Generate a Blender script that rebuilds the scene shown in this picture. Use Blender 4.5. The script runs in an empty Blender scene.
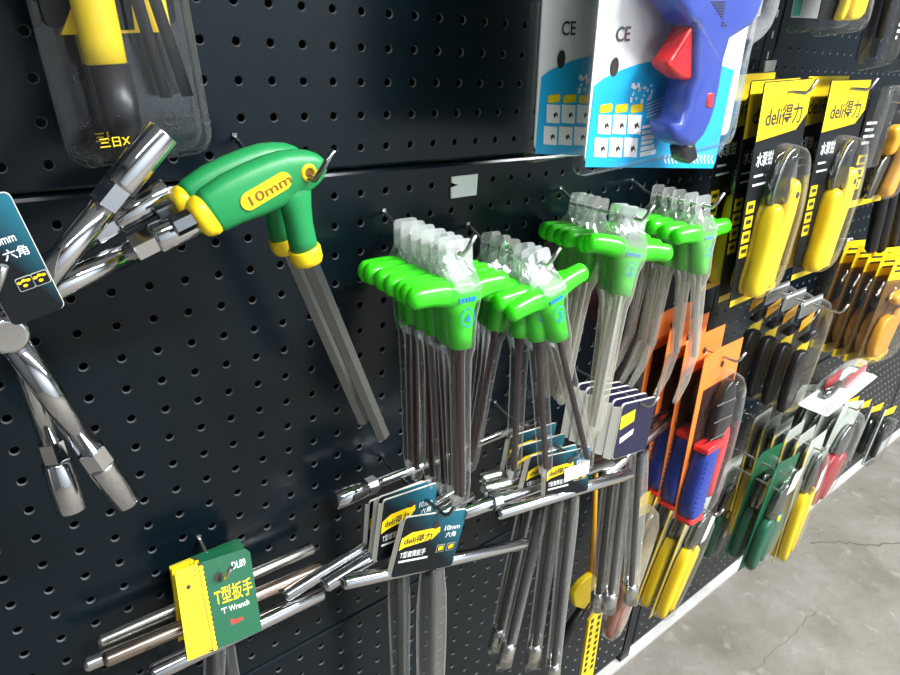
import bpy, bmesh, math, random
from mathutils import Matrix, Vector
random.seed(7)
SC = bpy.context.scene
COL = SC.collection
# ------------------------------------------------------------------ camera, world, lights, exposure
CR = Vector((0.77237672, -0.63227607, 0.0605076))
CD = Vector((-0.21839286, -0.35381823, -0.90945985))
CF = Vector((0.59643839, 0.68923119, -0.41136555))
CP = Vector((-0.27662716, -0.47444731, -0.01330538 + 1.145))
FPX = 665.4917
cam_data = bpy.data.cameras.new('camera')
cam_data.sensor_width = 36.0
cam_data.lens = FPX / 900 * 36
cam_data.clip_start = 0.02
cam = bpy.data.objects.new('camera', cam_data)
COL.objects.link(cam)
cam.matrix_world = Matrix(((CR.x, -CD.x, -CF.x, CP.x), (CR.y, -CD.y, -CF.y, CP.y), (CR.z, -CD.z, -CF.z, CP.z), (0, 0, 0, 1)))
SC.camera = cam
world = bpy.data.worlds.new('world')
SC.world = world
world.use_nodes = True
world.node_tree.nodes['Background'].inputs[0].default_value = (0.82, 0.90, 1.0, 1)
world.node_tree.nodes['Background'].inputs[1].default_value = 0.10
def area(name, loc, sx, sy, power, target=None, color=(1, 1, 1)):
    l = bpy.data.lights.new(name, 'AREA')
    l.shape = 'RECTANGLE'; l.size = sx; l.size_y = sy; l.energy = power; l.color = color
    o = bpy.data.objects.new(name, l); COL.objects.link(o)
    o.location = loc
    if target:
        o.rotation_euler = (Vector(target) - Vector(loc)).to_track_quat('-Z', 'Y').to_euler()
    return o
# rows of ceiling tubes over the aisle
area('ceiling_tube_lamp', (0.95, -1.75, 2.75), 1.3, 0.16, 120, color=(0.97, 0.99, 1))
area('ceiling_tube_lamp', (-0.55, -1.75, 2.75), 1.3, 0.16, 20, color=(0.97, 0.99, 1))
area('ceiling_tube_lamp', (2.6, -1.75, 2.75), 1.3, 0.16, 120, color=(0.97, 0.99, 1))
SC.view_settings.view_transform = 'Standard'
SC.view_settings.look = 'None'
SC.view_settings.gamma = 1.0
SC.view_settings.use_curve_mapping = False
SC.view_settings.exposure = 0.5
SC.cycles.transparent_max_bounces = 40
SC.cycles.max_bounces = 10

# ------------------------------------------------------------------ helpers
def W(px, py, d):
    v = CR * ((px - 450) / FPX) + CD * ((py - 337.5) / FPX) + CF
    t = (-d - CP.y) / v.y
    return CP + v * t
def V(*a): return Vector(a)
class MB:
    def __init__(s): s.v = []; s.f = []; s.sm = []
    def add(s, vs, fs, smooth=False):
        n = len(s.v); s.v += [Vector(v) for v in vs]
        for f in fs: s.f.append([i + n for i in f]); s.sm.append(smooth)
        return s
    def box(s, a, b):
        x0, y0, z0 = a; x1, y1, z1 = b
        return s.add([(x0,y0,z0),(x1,y0,z0),(x1,y1,z0),(x0,y1,z0),(x0,y0,z1),(x1,y0,z1),(x1,y1,z1),(x0,y1,z1)],
                     [(3,2,1,0),(4,5,6,7),(0,1,5,4),(1,2,6,5),(2,3,7,6),(3,0,4,7)])
    def loft(s, rings, caps=True, smooth=True, closed=True):
        k = len(rings[0]); vs = [p for r in rings for p in r]; fs = []
        for i in range(len(rings) - 1):
            for j in range(k if closed else k - 1):
                a = i*k + j; b = i*k + (j+1) % k
                fs.append((a, b, b + k, a + k))
        s.add(vs, fs, smooth)
        if caps:
            n = len(s.v) - len(vs)
            s.f.append([n + j for j in range(k)][::-1]); s.sm.append(False)
            s.f.append([n + (len(rings)-1)*k + j for j in range(k)]); s.sm.append(False)
        return s
    def tube(s, pts, rad, seg=8, smooth=True, caps=True, phase=0.0):
        pts = [Vector(p) for p in pts]
        if not hasattr(rad, '__len__'): rad = [rad]*len(pts)
        rings = []; up = None
        for i, p in enumerate(pts):
            t = (pts[min(i+1, len(pts)-1)] - pts[max(i-1, 0)])
            if t.length < 1e-9: t = Vector((0,0,1))
            t.normalize()
            if up is None:
                up = Vector((0,0,1)) if abs(t.z) < .9 else Vector((0,1,0))
            x = t.cross(up)
            x.normalize(); y = x.cross(t); up = y
            rings.append([p + (x*math.cos(phase+2*math.pi*j/seg) + y*math.sin(phase+2*math.pi*j/seg))*rad[i] for j in range(seg)])
        return s.loft(rings, caps, smooth)
    def prism(s, poly, y0, y1, bev=0.0, steps=3, smooth=True):
        """polygon (x,z), front face at y0 (towards the viewer, smaller), back at y1"""
        n = len(poly)
        A = sum(poly[i][0]*poly[(i+1)%n][1] - poly[(i+1)%n][0]*poly[i][1] for i in range(n))
        if A < 0: poly = poly[::-1]
        P = [Vector((p[0], p[1])) for p in poly]
        if bev <= 0:
            return s.loft([[(p.x, y1, p.y) for p in P], [(p.x, y0, p.y) for p in P]][::-1], True, False)
        N = []
        for i in range(n):
            e1 = (P[i] - P[i-1]); e2 = (P[(i+1) % n] - P[i])
            if e1.length < 1e-9: e1 = e2
            if e2.length < 1e-9: e2 = e1
            e1.normalize(); e2.normalize()
            m = Vector((-(e1.y+e2.y), e1.x+e2.x))
            m = m.normalized() if m.length > 1e-6 else Vector((-e1.y, e1.x))
            c = max(0.5, m.dot(Vector((-e1.y, e1.x))))
            N.append(m / c)
        rings = []
        def ring(ins, y): rings.append([(P[i].x + N[i].x*ins, y, P[i].y + N[i].y*ins) for i in range(n)])
        for k in range(steps + 1):
            a = k/steps*math.pi/2
            ring(bev*(1-math.sin(a)), y0 + bev*(1-math.cos(a)))
        for k in range(steps + 1):
            a = math.pi/2*(1 - k/steps)
            ring(bev*(1-math.sin(a)), y1 - bev*(1-math.cos(a)))
        return s.loft(rings, True, smooth)
    def build(s, name, mat, parent=None, kind=None, mw=None):
        me = bpy.data.meshes.new(name)
        me.from_pydata([tuple(v) for v in s.v], [], s.f)
        for p, q in zip(me.polygons, s.sm): p.use_smooth = q
        me.materials.append(mat)
        bm = bmesh.new(); bm.from_mesh(me)
        bmesh.ops.recalc_face_normals(bm, faces=bm.faces); bm.to_mesh(me); bm.free()
        o = bpy.data.objects.new(name, me); COL.objects.link(o)
        if parent: o.parent = parent
        if mw is not None: o.matrix_world = mw
        if kind: o['kind'] = kind
        return o
def tag(o, label, cat=None, group=None):
    o['label'] = label
    if cat: o['category'] = cat
    if group: o['group'] = group
    return o
def thing(name, label, cat, M=None, group=None):
    o = bpy.data.objects.new(name, None); COL.objects.link(o)
    o.empty_display_size = 0.02
    if M is not None: o.matrix_world = M
    return tag(o, label, cat, group)
def copy_tree(o, parent=None):
    c = o.copy(); COL.objects.link(c); c.parent = parent
    for ch in [k for k in bpy.data.objects if k.parent == o]: copy_tree(ch, c)
    return c
def world_mesh(root, mb):
    """move verts given in world space into the frame of an unrotated root"""
    inv = root.matrix_world.inverted()
    mb.v = [inv @ v for v in mb.v]
    return mb
def rr(x0, z0, x1, z1, r, n=4):
    out = []
    for cx, cz, a0 in ((x1-r, z1-r, 0), (x0+r, z1-r, 90), (x0+r, z0+r, 180), (x1-r, z0+r, 270)):
        for k in range(n+1):
            a = math.radians(a0 + 90*k/n); out.append((cx + r*math.cos(a), cz + r*math.sin(a)))
    return out
def smooth_poly(pts, it=2):
    for _ in range(it):
        q = []
        for i in range(len(pts)):
            a = pts[i]; b = pts[(i+1) % len(pts)]
            q.append((a[0]*.75+b[0]*.25, a[1]*.75+b[1]*.25)); q.append((a[0]*.25+b[0]*.75, a[1]*.25+b[1]*.75))
        pts = q
    return pts
_txt = {}
def text_mb(body, size):
    key = (body, size)
    if key not in _txt:
        cu = bpy.data.curves.new('t', 'FONT'); cu.body = body; cu.size = size; cu.resolution_u = 3; cu.offset = size*.012
        ob = bpy.data.objects.new('t', cu); COL.objects.link(ob)
        dg = bpy.context.evaluated_depsgraph_get(); dg.update()
        me = bpy.data.meshes.new_from_object(ob.evaluated_get(dg))
        _txt[key] = ([tuple(v.co) for v in me.vertices], [list(p.vertices) for p in me.polygons])
        bpy.data.objects.remove(ob); bpy.data.curves.remove(cu); bpy.data.meshes.remove(me)
    return _txt[key]
def text(body, x, z, size, y, mat, parent, name='lettering', rot=0.0, width=None):
    vs, fs = text_mb(body, size)
    if not vs: return None
    w = max(v[0] for v in vs) - min(v[0] for v in vs); s = (width / w) if width else 1
    c, sn = math.cos(rot), math.sin(rot)
    mb = MB(); mb.add([(x + (v[0]*c*s - v[1]*sn), y, z + (v[0]*sn*s + v[1]*c)) for v in vs], fs)
    return mb.build(name, mat, parent)

# ------------------------------------------------------------------ materials
def mat(name, col, rough=.5, metal=0., noise=0., nscale=60., bump=0., bscale=200., coat=0., spec=.5, trans=0.):
    m = bpy.data.materials.new(name); m.use_nodes = True
    nt = m.node_tree; b = nt.nodes['Principled BSDF']
    b.inputs['Base Color'].default_value = (*col, 1); b.inputs['Roughness'].default_value = rough
    b.inputs['Metallic'].default_value = metal; b.inputs['Coat Weight'].default_value = coat
    b.inputs['Specular IOR Level'].default_value = spec
    tc = nt.nodes.new('ShaderNodeTexCoord')
    if noise:
        n = nt.nodes.new('ShaderNodeTexNoise'); n.inputs['Scale'].default_value = nscale; n.inputs['Detail'].default_value = 4
        nt.links.new(tc.outputs['Object'], n.inputs['Vector'])
        mx = nt.nodes.new('ShaderNodeMix'); mx.data_type = 'RGBA'
        mx.inputs[6].default_value = (*[c*(1-noise) for c in col], 1); mx.inputs[7].default_value = (*[min(1, c*(1+noise)) for c in col], 1)
        nt.links.new(n.outputs['Fac'], mx.inputs[0]); nt.links.new(mx.outputs[2], b.inputs['Base Color'])
    if bump:
        n2 = nt.nodes.new('ShaderNodeTexNoise'); n2.inputs['Scale'].default_value = bscale; n2.inputs['Detail'].default_value = 3
        nt.links.new(tc.outputs['Object'], n2.inputs['Vector'])
        bp = nt.nodes.new('ShaderNodeBump'); bp.inputs['Strength'].default_value = bump; bp.inputs['Distance'].default_value = .002
        nt.links.new(n2.outputs['Fac'], bp.inputs['Height']); nt.links.new(bp.outputs['Normal'], b.inputs['Normal'])
    return m
def clear(name, milk=.08, tint=(.96, .97, .97), rough=.06, gloss=.12, bump=.25, bscale=45., milkcol=(.9, .9, .86), edge=.35):
    """thin clear plastic film: see-through with a glossy skin and a little milkiness"""
    m = bpy.data.materials.new(name); m.use_nodes = True
    nt = m.node_tree; nt.nodes.clear(); N = nt.nodes.new; L = nt.links.new
    out = N('ShaderNodeOutputMaterial'); tr = N('ShaderNodeBsdfTransparent'); tr.inputs[0].default_value = (*tint, 1)
    df = N('ShaderNodeBsdfDiffuse'); df.inputs[0].default_value = (*milkcol, 1)
    tl = N('ShaderNodeBsdfTranslucent'); tl.inputs[0].default_value = (*milkcol, 1)
    gl = N('ShaderNodeBsdfGlossy'); gl.inputs['Roughness'].default_value = rough
    tc = N('ShaderNodeTexCoord'); nz = N('ShaderNodeTexNoise'); nz.inputs['Scale'].default_value = bscale; nz.inputs['Detail'].default_value = 2
    L(tc.outputs['Object'], nz.inputs['Vector'])
    bp = N('ShaderNodeBump'); bp.inputs['Strength'].default_value = bump; bp.inputs['Distance'].default_value = .004
    L(nz.outputs['Fac'], bp.inputs['Height']); L(bp.outputs['Normal'], gl.inputs['Normal'])
    a1 = N('ShaderNodeMixShader'); a1.inputs[0].default_value = .4; L(df.outputs[0], a1.inputs[1]); L(tl.outputs[0], a1.inputs[2])
    fc = N('ShaderNodeLayerWeight'); fc.inputs[0].default_value = .5
    pw = N('ShaderNodeMath'); pw.operation = 'POWER'; pw.inputs[1].default_value = 3.5; L(fc.outputs['Facing'], pw.inputs[0])
    mr = N('ShaderNodeMapRange'); mr.inputs[3].default_value = milk; mr.inputs[4].default_value = min(.9, milk + edge); L(pw.outputs[0], mr.inputs[0])
    m1 = N('ShaderNodeMixShader'); L(mr.outputs[0], m1.inputs[0]); L(tr.outputs[0], m1.inputs[1]); L(a1.outputs[0], m1.inputs[2])
    lw = N('ShaderNodeLayerWeight'); lw.inputs[0].default_value = .35
    mp = N('ShaderNodeMapRange'); mp.inputs[3].default_value = gloss*.12; mp.inputs[4].default_value = min(1, gloss*2.0)
    L(lw.outputs['Fresnel'], mp.inputs[0])
    m2 = N('ShaderNodeMixShader'); L(mp.outputs[0], m2.inputs[0]); L(m1.outputs[0], m2.inputs[1]); L(gl.outputs[0], m2.inputs[2])
    L(m2.outputs[0], out.inputs[0])
    return m
M = {}
M['board'] = mat('black_board_paint', (.0028, .0074, .0112), .23, noise=.22, nscale=7, bump=.06, bscale=30, spec=.26)
M['board_edge'] = mat('worn_board_edge', (.13, .14, .15), .35, .3)
M['back'] = mat('back_plate', (.02, .022, .024), .6)
M['wire'] = mat('zinc_wire', (.62, .62, .60), .28, 1.)
M['chrome'] = mat('chrome', (.66, .66, .68), .08, 1.)
M['steel'] = mat('satin_steel', (.66, .65, .62), .24, 1., noise=.12, nscale=80)
M['hexsteel'] = mat('grey_hex_steel', (.24, .255, .26), .18, 1.)
M['warmsteel'] = mat('tarnished_steel', (.50, .40, .33), .26, 1., noise=.15, nscale=60)
M['darkshaft'] = mat('oiled_brown_steel', (.032, .010, .010), .3, .25)
M['lime'] = mat('lime_plastic', (.045, .78, .012), .26, coat=.35)
M['green'] = mat('green_rubber', (.012, .27, .075), .42, noise=.08, nscale=30, bump=.05)
M['yellow'] = mat('yellow_plastic', (.92, .66, .012), .34)
M['yellowcard'] = mat('yellow_card', (.90, .64, .01), .42)
M['amber'] = mat('amber_plastic', (.80, .38, .02), .35)
M['black'] = mat('black_plastic', (.012, .012, .014), .35)
M['blackcard'] = mat('black_card', (.010, .012, .014), .4, spec=.2)
M['white'] = mat('white_card', (.85, .86, .86), .5)
M['ink'] = mat('dark_ink', (.03, .028, .02), .6)
M['brown'] = mat('brown_ink', (.22, .09, .01), .6)
M['whiteink'] = mat('white_ink', (.85, .87, .88), .6)
M['blueink'] = mat('blue_ink', (.0, .30, .72), .5)
M['sky'] = mat('cyan_blue_print', (.01, .42, .78), .4)
M['gunblue'] = mat('cobalt_plastic', (.045, .085, .44), .33, coat=.2)
M['red'] = mat('red_plastic', (.72, .03, .035), .3)
M['darkred'] = mat('dark_red_plastic', (.35, .012, .02), .32)
M['orange'] = mat('orange_card', (.90, .22, .035), .45)
M['plierblue'] = mat('ribbed_blue_grip', (.02, .05, .34), .4)
M['dkgreen'] = mat('bottle_green', (.008, .12, .06), .4)
M['cardgreen'] = mat('green_card', (.008, .105, .045), .36)
M['paper'] = mat('raw_card_edge', (.72, .70, .62), .7)
M['purple'] = mat('purple_card', (.011, .010, .040), .45)
M['maroon'] = mat('maroon_print', (.035, .010, .007), .4)
M['ochre'] = mat('ochre_print', (.22, .11, .02), .45)
M['pink'] = mat('salmon_print', (.62, .22, .15), .5)
M['greycard'] = mat('grey_green_card', (.42, .45, .40), .5)
M['clear'] = clear('clear_plastic', .010, tint=(.985, .99, .99), edge=.18, bump=.15, bscale=30)
M['film'] = clear('sleeve_film', .009, tint=(.985, .988, .988), gloss=.2, edge=.5, bump=.08, bscale=25, rough=.14)
M['milky'] = clear('old_sleeve_film', .20, tint=(.95, .945, .90), gloss=.16, milkcol=(.80, .77, .68), edge=.5)
M['smoky'] = clear('dark_clear_plastic', .006, tint=(.88, .89, .90), gloss=.13, bump=.12, bscale=18, edge=.15)
M['header'] = clear('glare_white_header', .34, gloss=.32, bump=.25, bscale=45, milkcol=(.97, .98, .97), edge=.5)  # milky white stands in for lamp glare on the key headers
# card print that runs from black to teal
def teal_card():
    m = mat('teal_card', (.02, .03, .04), .35, spec=.2); nt = m.node_tree; b = nt.nodes['Principled BSDF']
    tc = nt.nodes.new('ShaderNodeTexCoord'); mp = nt.nodes.new('ShaderNodeMapping'); mp.inputs['Rotation'].default_value = (0, math.radians(40), 0)
    gr = nt.nodes.new('ShaderNodeTexGradient'); rp = nt.nodes.new('ShaderNodeValToRGB')
    sx = nt.nodes.new('ShaderNodeSeparateXYZ'); ad = nt.nodes.new('ShaderNodeMath'); ad.operation = 'ADD'; ad.inputs[1].default_value = 0
    nt.links.new(tc.outputs['Generated'], sx.inputs[0]); nt.links.new(sx.outputs[0], ad.inputs[0]); nt.links.new(sx.outputs[2], ad.inputs[1])
    hf = nt.nodes.new('ShaderNodeMath'); hf.operation = 'MULTIPLY'; hf.inputs[1].default_value = .5
    nt.links.new(ad.outputs[0], hf.inputs[0]); nt.links.new(hf.outputs[0], rp.inputs[0])
    e = rp.color_ramp.elements; e[0].position = .48; e[0].color = (.008, .010, .012, 1); e[1].position = 1.; e[1].color = (.022, .17, .24, 1)
    nt.links.new(rp.outputs[0], b.inputs['Base Color'])
    return m
M['teal'] = teal_card()
def floor_mat():
    m = mat('worn_concrete', (.4, .38, .35), .75); nt = m.node_tree; N = nt.nodes.new; L = nt.links.new; b = nt.nodes['Principled BSDF']
    tc = N('ShaderNodeTexCoord')
    n1 = N('ShaderNodeTexNoise'); n1.inputs['Scale'].default_value = 5.5; n1.inputs['Detail'].default_value = 7; n1.inputs['Roughness'].default_value = .62
    n2 = N('ShaderNodeTexNoise'); n2.inputs['Scale'].default_value = 26; n2.inputs['Detail'].default_value = 5
    for n in (n1, n2): L(tc.outputs['Object'], n.inputs['Vector'])
    r = N('ShaderNodeValToRGB'); e = r.color_ramp.elements; e[0].position = .34; e[0].color = (.130, .118, .095, 1); e[1].position = .66; e[1].color = (.21, .196, .172, 1)
    L(n1.outputs['Fac'], r.inputs[0])
    r2 = N('ShaderNodeValToRGB'); e = r2.color_ramp.elements; e[0].position = .60; e[0].color = (0, 0, 0, 1); e[1].position = .70; e[1].color = (1, 1, 1, 1)
    L(n2.outputs['Fac'], r2.inputs[0])
    mx = N('ShaderNodeMix'); mx.data_type = 'RGBA'; mx.inputs[7].default_value = (.31, .295, .26, 1)
    ml = N('ShaderNodeMath'); ml.operation = 'MULTIPLY'; ml.inputs[1].default_value = .4
    L(r2.outputs[0], ml.inputs[0]); L(ml.outputs[0], mx.inputs[0]); L(r.outputs[0], mx.inputs[6]); L(mx.outputs[2], b.inputs['Base Color'])
    bp = N('ShaderNodeBump'); bp.inputs['Strength'].default_value = .35; bp.inputs['Distance'].default_value = .01
    L(n2.outputs['Fac'], bp.inputs['Height']); L(bp.outputs['Normal'], b.inputs['Normal'])
    return m
M['floor'] = floor_mat()
M['crack'] = mat('crack_dirt', (.105, .092, .072), .9)
M['kick'] = mat('white_kick_strip', (.50, .50, .48), .5, noise=.25, nscale=25)

# ------------------------------------------------------------------ setting
fl = MB()
fl.box((-2, -3.2, -.05), (7, .06, 0))
fo = fl.build('floor', M['floor'], kind='structure')
def strip(pts, w, z):
    mb = MB(); L_ = []
    for i, p in enumerate(pts):
        t = (Vector(pts[min(i+1, len(pts)-1)]) - Vector(pts[max(i-1, 0)])).normalized(); n = Vector((-t.y, t.x))
        ww = w*(.6 + .8*random.random())
        L_.append([(p[0]+n.x*ww, p[1]+n.y*ww, z), (p[0]-n.x*ww, p[1]-n.y*ww, z)])
    mb.loft(L_, caps=False, smooth=False, closed=False)
    return mb
def floor_pt(px, py):
    v = CR*((px-450)/FPX) + CD*((py-337.5)/FPX) + CF; t = -CP.z / v.z; return CP + v*t
def crack(pix, w):
    P = [floor_pt(*p) for p in pix]; out = []
    for a, b in zip(P[:-1], P[1:]):
        for k in range(5):
            q = a.lerp(b, k/5); out.append((q.x + random.uniform(-.006, .006), q.y + random.uniform(-.006, .006)))
    out.append((P[-1].x, P[-1].y))
    strip(out, w, .0008).build('floor_crack', M['crack'], fo)
crack([(810, 542), (835, 541), (862, 545), (900, 543)], .0022)
crack([(752, 672), (775, 650), (800, 630), (815, 612)], .0006)
wall = MB().box((-1.9, .012, 0), (6.9, .03, 2.3)).build('wall_back', M['back'], kind='structure')
def pegboard(x0, x1, z0, z1, hx0, hz0, px, pz, n=12, r=.0036, name='pegboard_panel'):
    """steel panel with real punched holes; hole (0,0) at hx0,hz0 (top row), rows go down"""
    mb = MB(); rim = MB()
    cols = []; c = math.ceil((x0 + .010 - hx0)/px)
    while hx0 + c*px < x1 - .010: cols.append(hx0 + c*px); c += 1
    rows = []; k = 0
    while hz0 - k*pz > z0 + .010: rows.append(hz0 - k*pz); k += 1
    th = .0016
    def q(a, b, c_, d): mb.add([a, b, c_, d], [(0, 1, 2, 3)])
    gx0 = cols[0] - px/2; gx1 = cols[-1] + px/2; gz1 = rows[0] + pz/2; gz0 = rows[-1] - pz/2
    y = 0.
    bv = .003
    # margins
    if gx0 > x0+bv: q((x0+bv, y, z0+bv), (gx0, y, z0+bv), (gx0, y, z1-bv), (x0+bv, y, z1-bv))
    q((gx1, y, z0+bv), (x1-bv, y, z0+bv), (x1-bv, y, z1-bv), (gx1, y, z1-bv))
    if gz1 < z1-bv: q((gx0, y, gz1), (gx1, y, gz1), (gx1, y, z1-bv), (gx0, y, z1-bv))
    if gz0 > z0+bv: q((gx0, y, z0+bv), (gx1, y, z0+bv), (gx1, y, gz0), (gx0, y, gz0))
    # rolled edges back to the plate
    ring = lambda i, yy: [(x0+i, yy, z0+i), (x1-i, yy, z0+i), (x1-i, yy, z1-i), (x0+i, yy, z1-i)]
    mb.loft([ring(bv, 0), ring(bv*.3, .0012), ring(0, .0035), ring(0, .012)], caps=False, smooth=False)
    vs = []; fs = []; rv = []; rf = []
    for cx in cols:
        for cz in rows:
            b = len(vs); rb = len(rv)
            for j in range(n):
                a = 2*math.pi*(j+.5)/n; ca, sa = math.cos(a), math.sin(a)
                k = 1/max(abs(ca), abs(sa))
                vs.append((cx + ca*k*px/2, y, cz + sa*k*pz/2)); vs.append((cx + ca*r, y, cz + sa*r))
                rv.append((cx + ca*r, y, cz + sa*r)); rv.append((cx + ca*(r-.0007), y+th, cz + sa*(r-.0007)))
            for j in range(n):
                i0 = b + 2*j; i1 = b + 2*((j+1) % n)
                fs.append((i0, i1, i1+1, i0+1))
                k0 = rb + 2*j; k1 = rb + 2*((j+1) % n)
                rf.append((k0, k1, k1+1, k0+1))
            if n % 8 == 4 or n % 8 == 0:
                # corner fillers between neighbouring squares
                for sx in (1, -1):
                    for sz in (1, -1):
                        a0 = min(range(n), key=lambda j: abs(math.cos(2*math.pi*(j+.5)/n)*sx - .7071 - 1e-3*j) + abs(math.sin(2*math.pi*(j+.5)/n)*sz - .7071))
                        cand = sorted(range(n), key=lambda j: -(math.cos(2*math.pi*(j+.5)/n)*sx + math.sin(2*math.pi*(j+.5)/n)*sz))[:2]
                        i0, i1 = b + 2*cand[0], b + 2*cand[1]
                        vs.append((cx + sx*px/2, y, cz + sz*pz/2)); fs.append((i0, i1, len(vs)-1))
    mb.add(vs, fs)
    p = mb.build(name, M['board'], wall)
    rim.add(rv, rf); rim.build('hole_rims', M['board_edge'], p, kind='stuff')
    return p
E_ = .0008
TZ = [(1.5235, 2.02, 2.02 - .0205), (1.0275, 1.5235, 1.495), (.5315, 1.0275, 1.0075), (.0355, .5315, .5125)]
for bay, (x0, x1, hx, n) in enumerate([(-.585, .643, 0., 12), (.672, 1.90, .6915, 8), (1.93, 3.15, 1.955, 8)]):
    for k, (z0, z1, hz) in enumerate(TZ):
        if bay == 2 and k == 0: continue
        pegboard(x0 + E_, x1 - E_, z0 + E_, z1 - E_, hx + (.002 if k == 3 else 0), hz, .0252 if k > 1 or bay else .025, .0253 if k > 1 else .025, n)
def upright(x):
    mb = MB(); mb.box((x-.0135, .001, 0), (x+.0135, .012, 2.05))
    u = mb.build('slotted_upright', M['board'], wall)
    for k in range(26):
        z = 1.05 + k*.025 + .005
        MB().box((x-.0014, -.0002, z), (x+.0014, .0011, z+.009)).build('upright_slot', M['greycard'], u)
for x in (.6575, 1.915): upright(x)
MB().box((-1.9, -3.2, 2.9), (6.9, .06, 2.95)).build('ceiling', mat('ceiling_paint', (.55, .56, .57), .8), kind='structure')
MB().box((-1.9, -3.2, 0), (6.9, -3.15, 2.9)).build('wall_front', mat('pale_unseen_wall', (.46, .50, .54), .7), kind='structure')  # unseen opposite wall, added and kept pale for the board to reflect
MB().box((-1.95, -3.2, 0), (-1.9, .06, 2.9)).build('wall_left', mat('dim_wall', (.08, .08, .085), .7), kind='structure')
MB().box((6.9, -3.2, 0), (6.95, .06, 2.9)).build('wall_right', mat('pale_wall', (.45, .46, .47), .7), kind='structure')
bb = MB().box((-1.9, -.005, 0), (6.9, .012, .007)).build('baseboard_back', M['kick'], kind='structure')

# ------------------------------------------------------------------ peg hooks
def hook(x, z, ln, label, tip=.014, dip=.004, r=.0019, mat_='wire', tipdx=.006):
    t = thing('peg_hook', label, 'hook', Matrix.Translation((x, 0, z)), 'wire hooks on the pegboard')
    w = MB()
    w.tube([(0, .010, .006), (0, -.002, .006), (0, -.010, .003), (0, -.020, -dip*.5), (0, -.03, -dip), (0, -ln, -dip*.6), (tipdx*.3, -ln-.003, tip*.25), (tipdx, -ln-.006, tip)], r, 8)
    w.build('wire', M[mat_], t)
    c = MB(); c.box((-.0018, -.0012, .004), (.0018, .0, .0095))
    c.build('base_clip', M[mat_], t)
    return t
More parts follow.
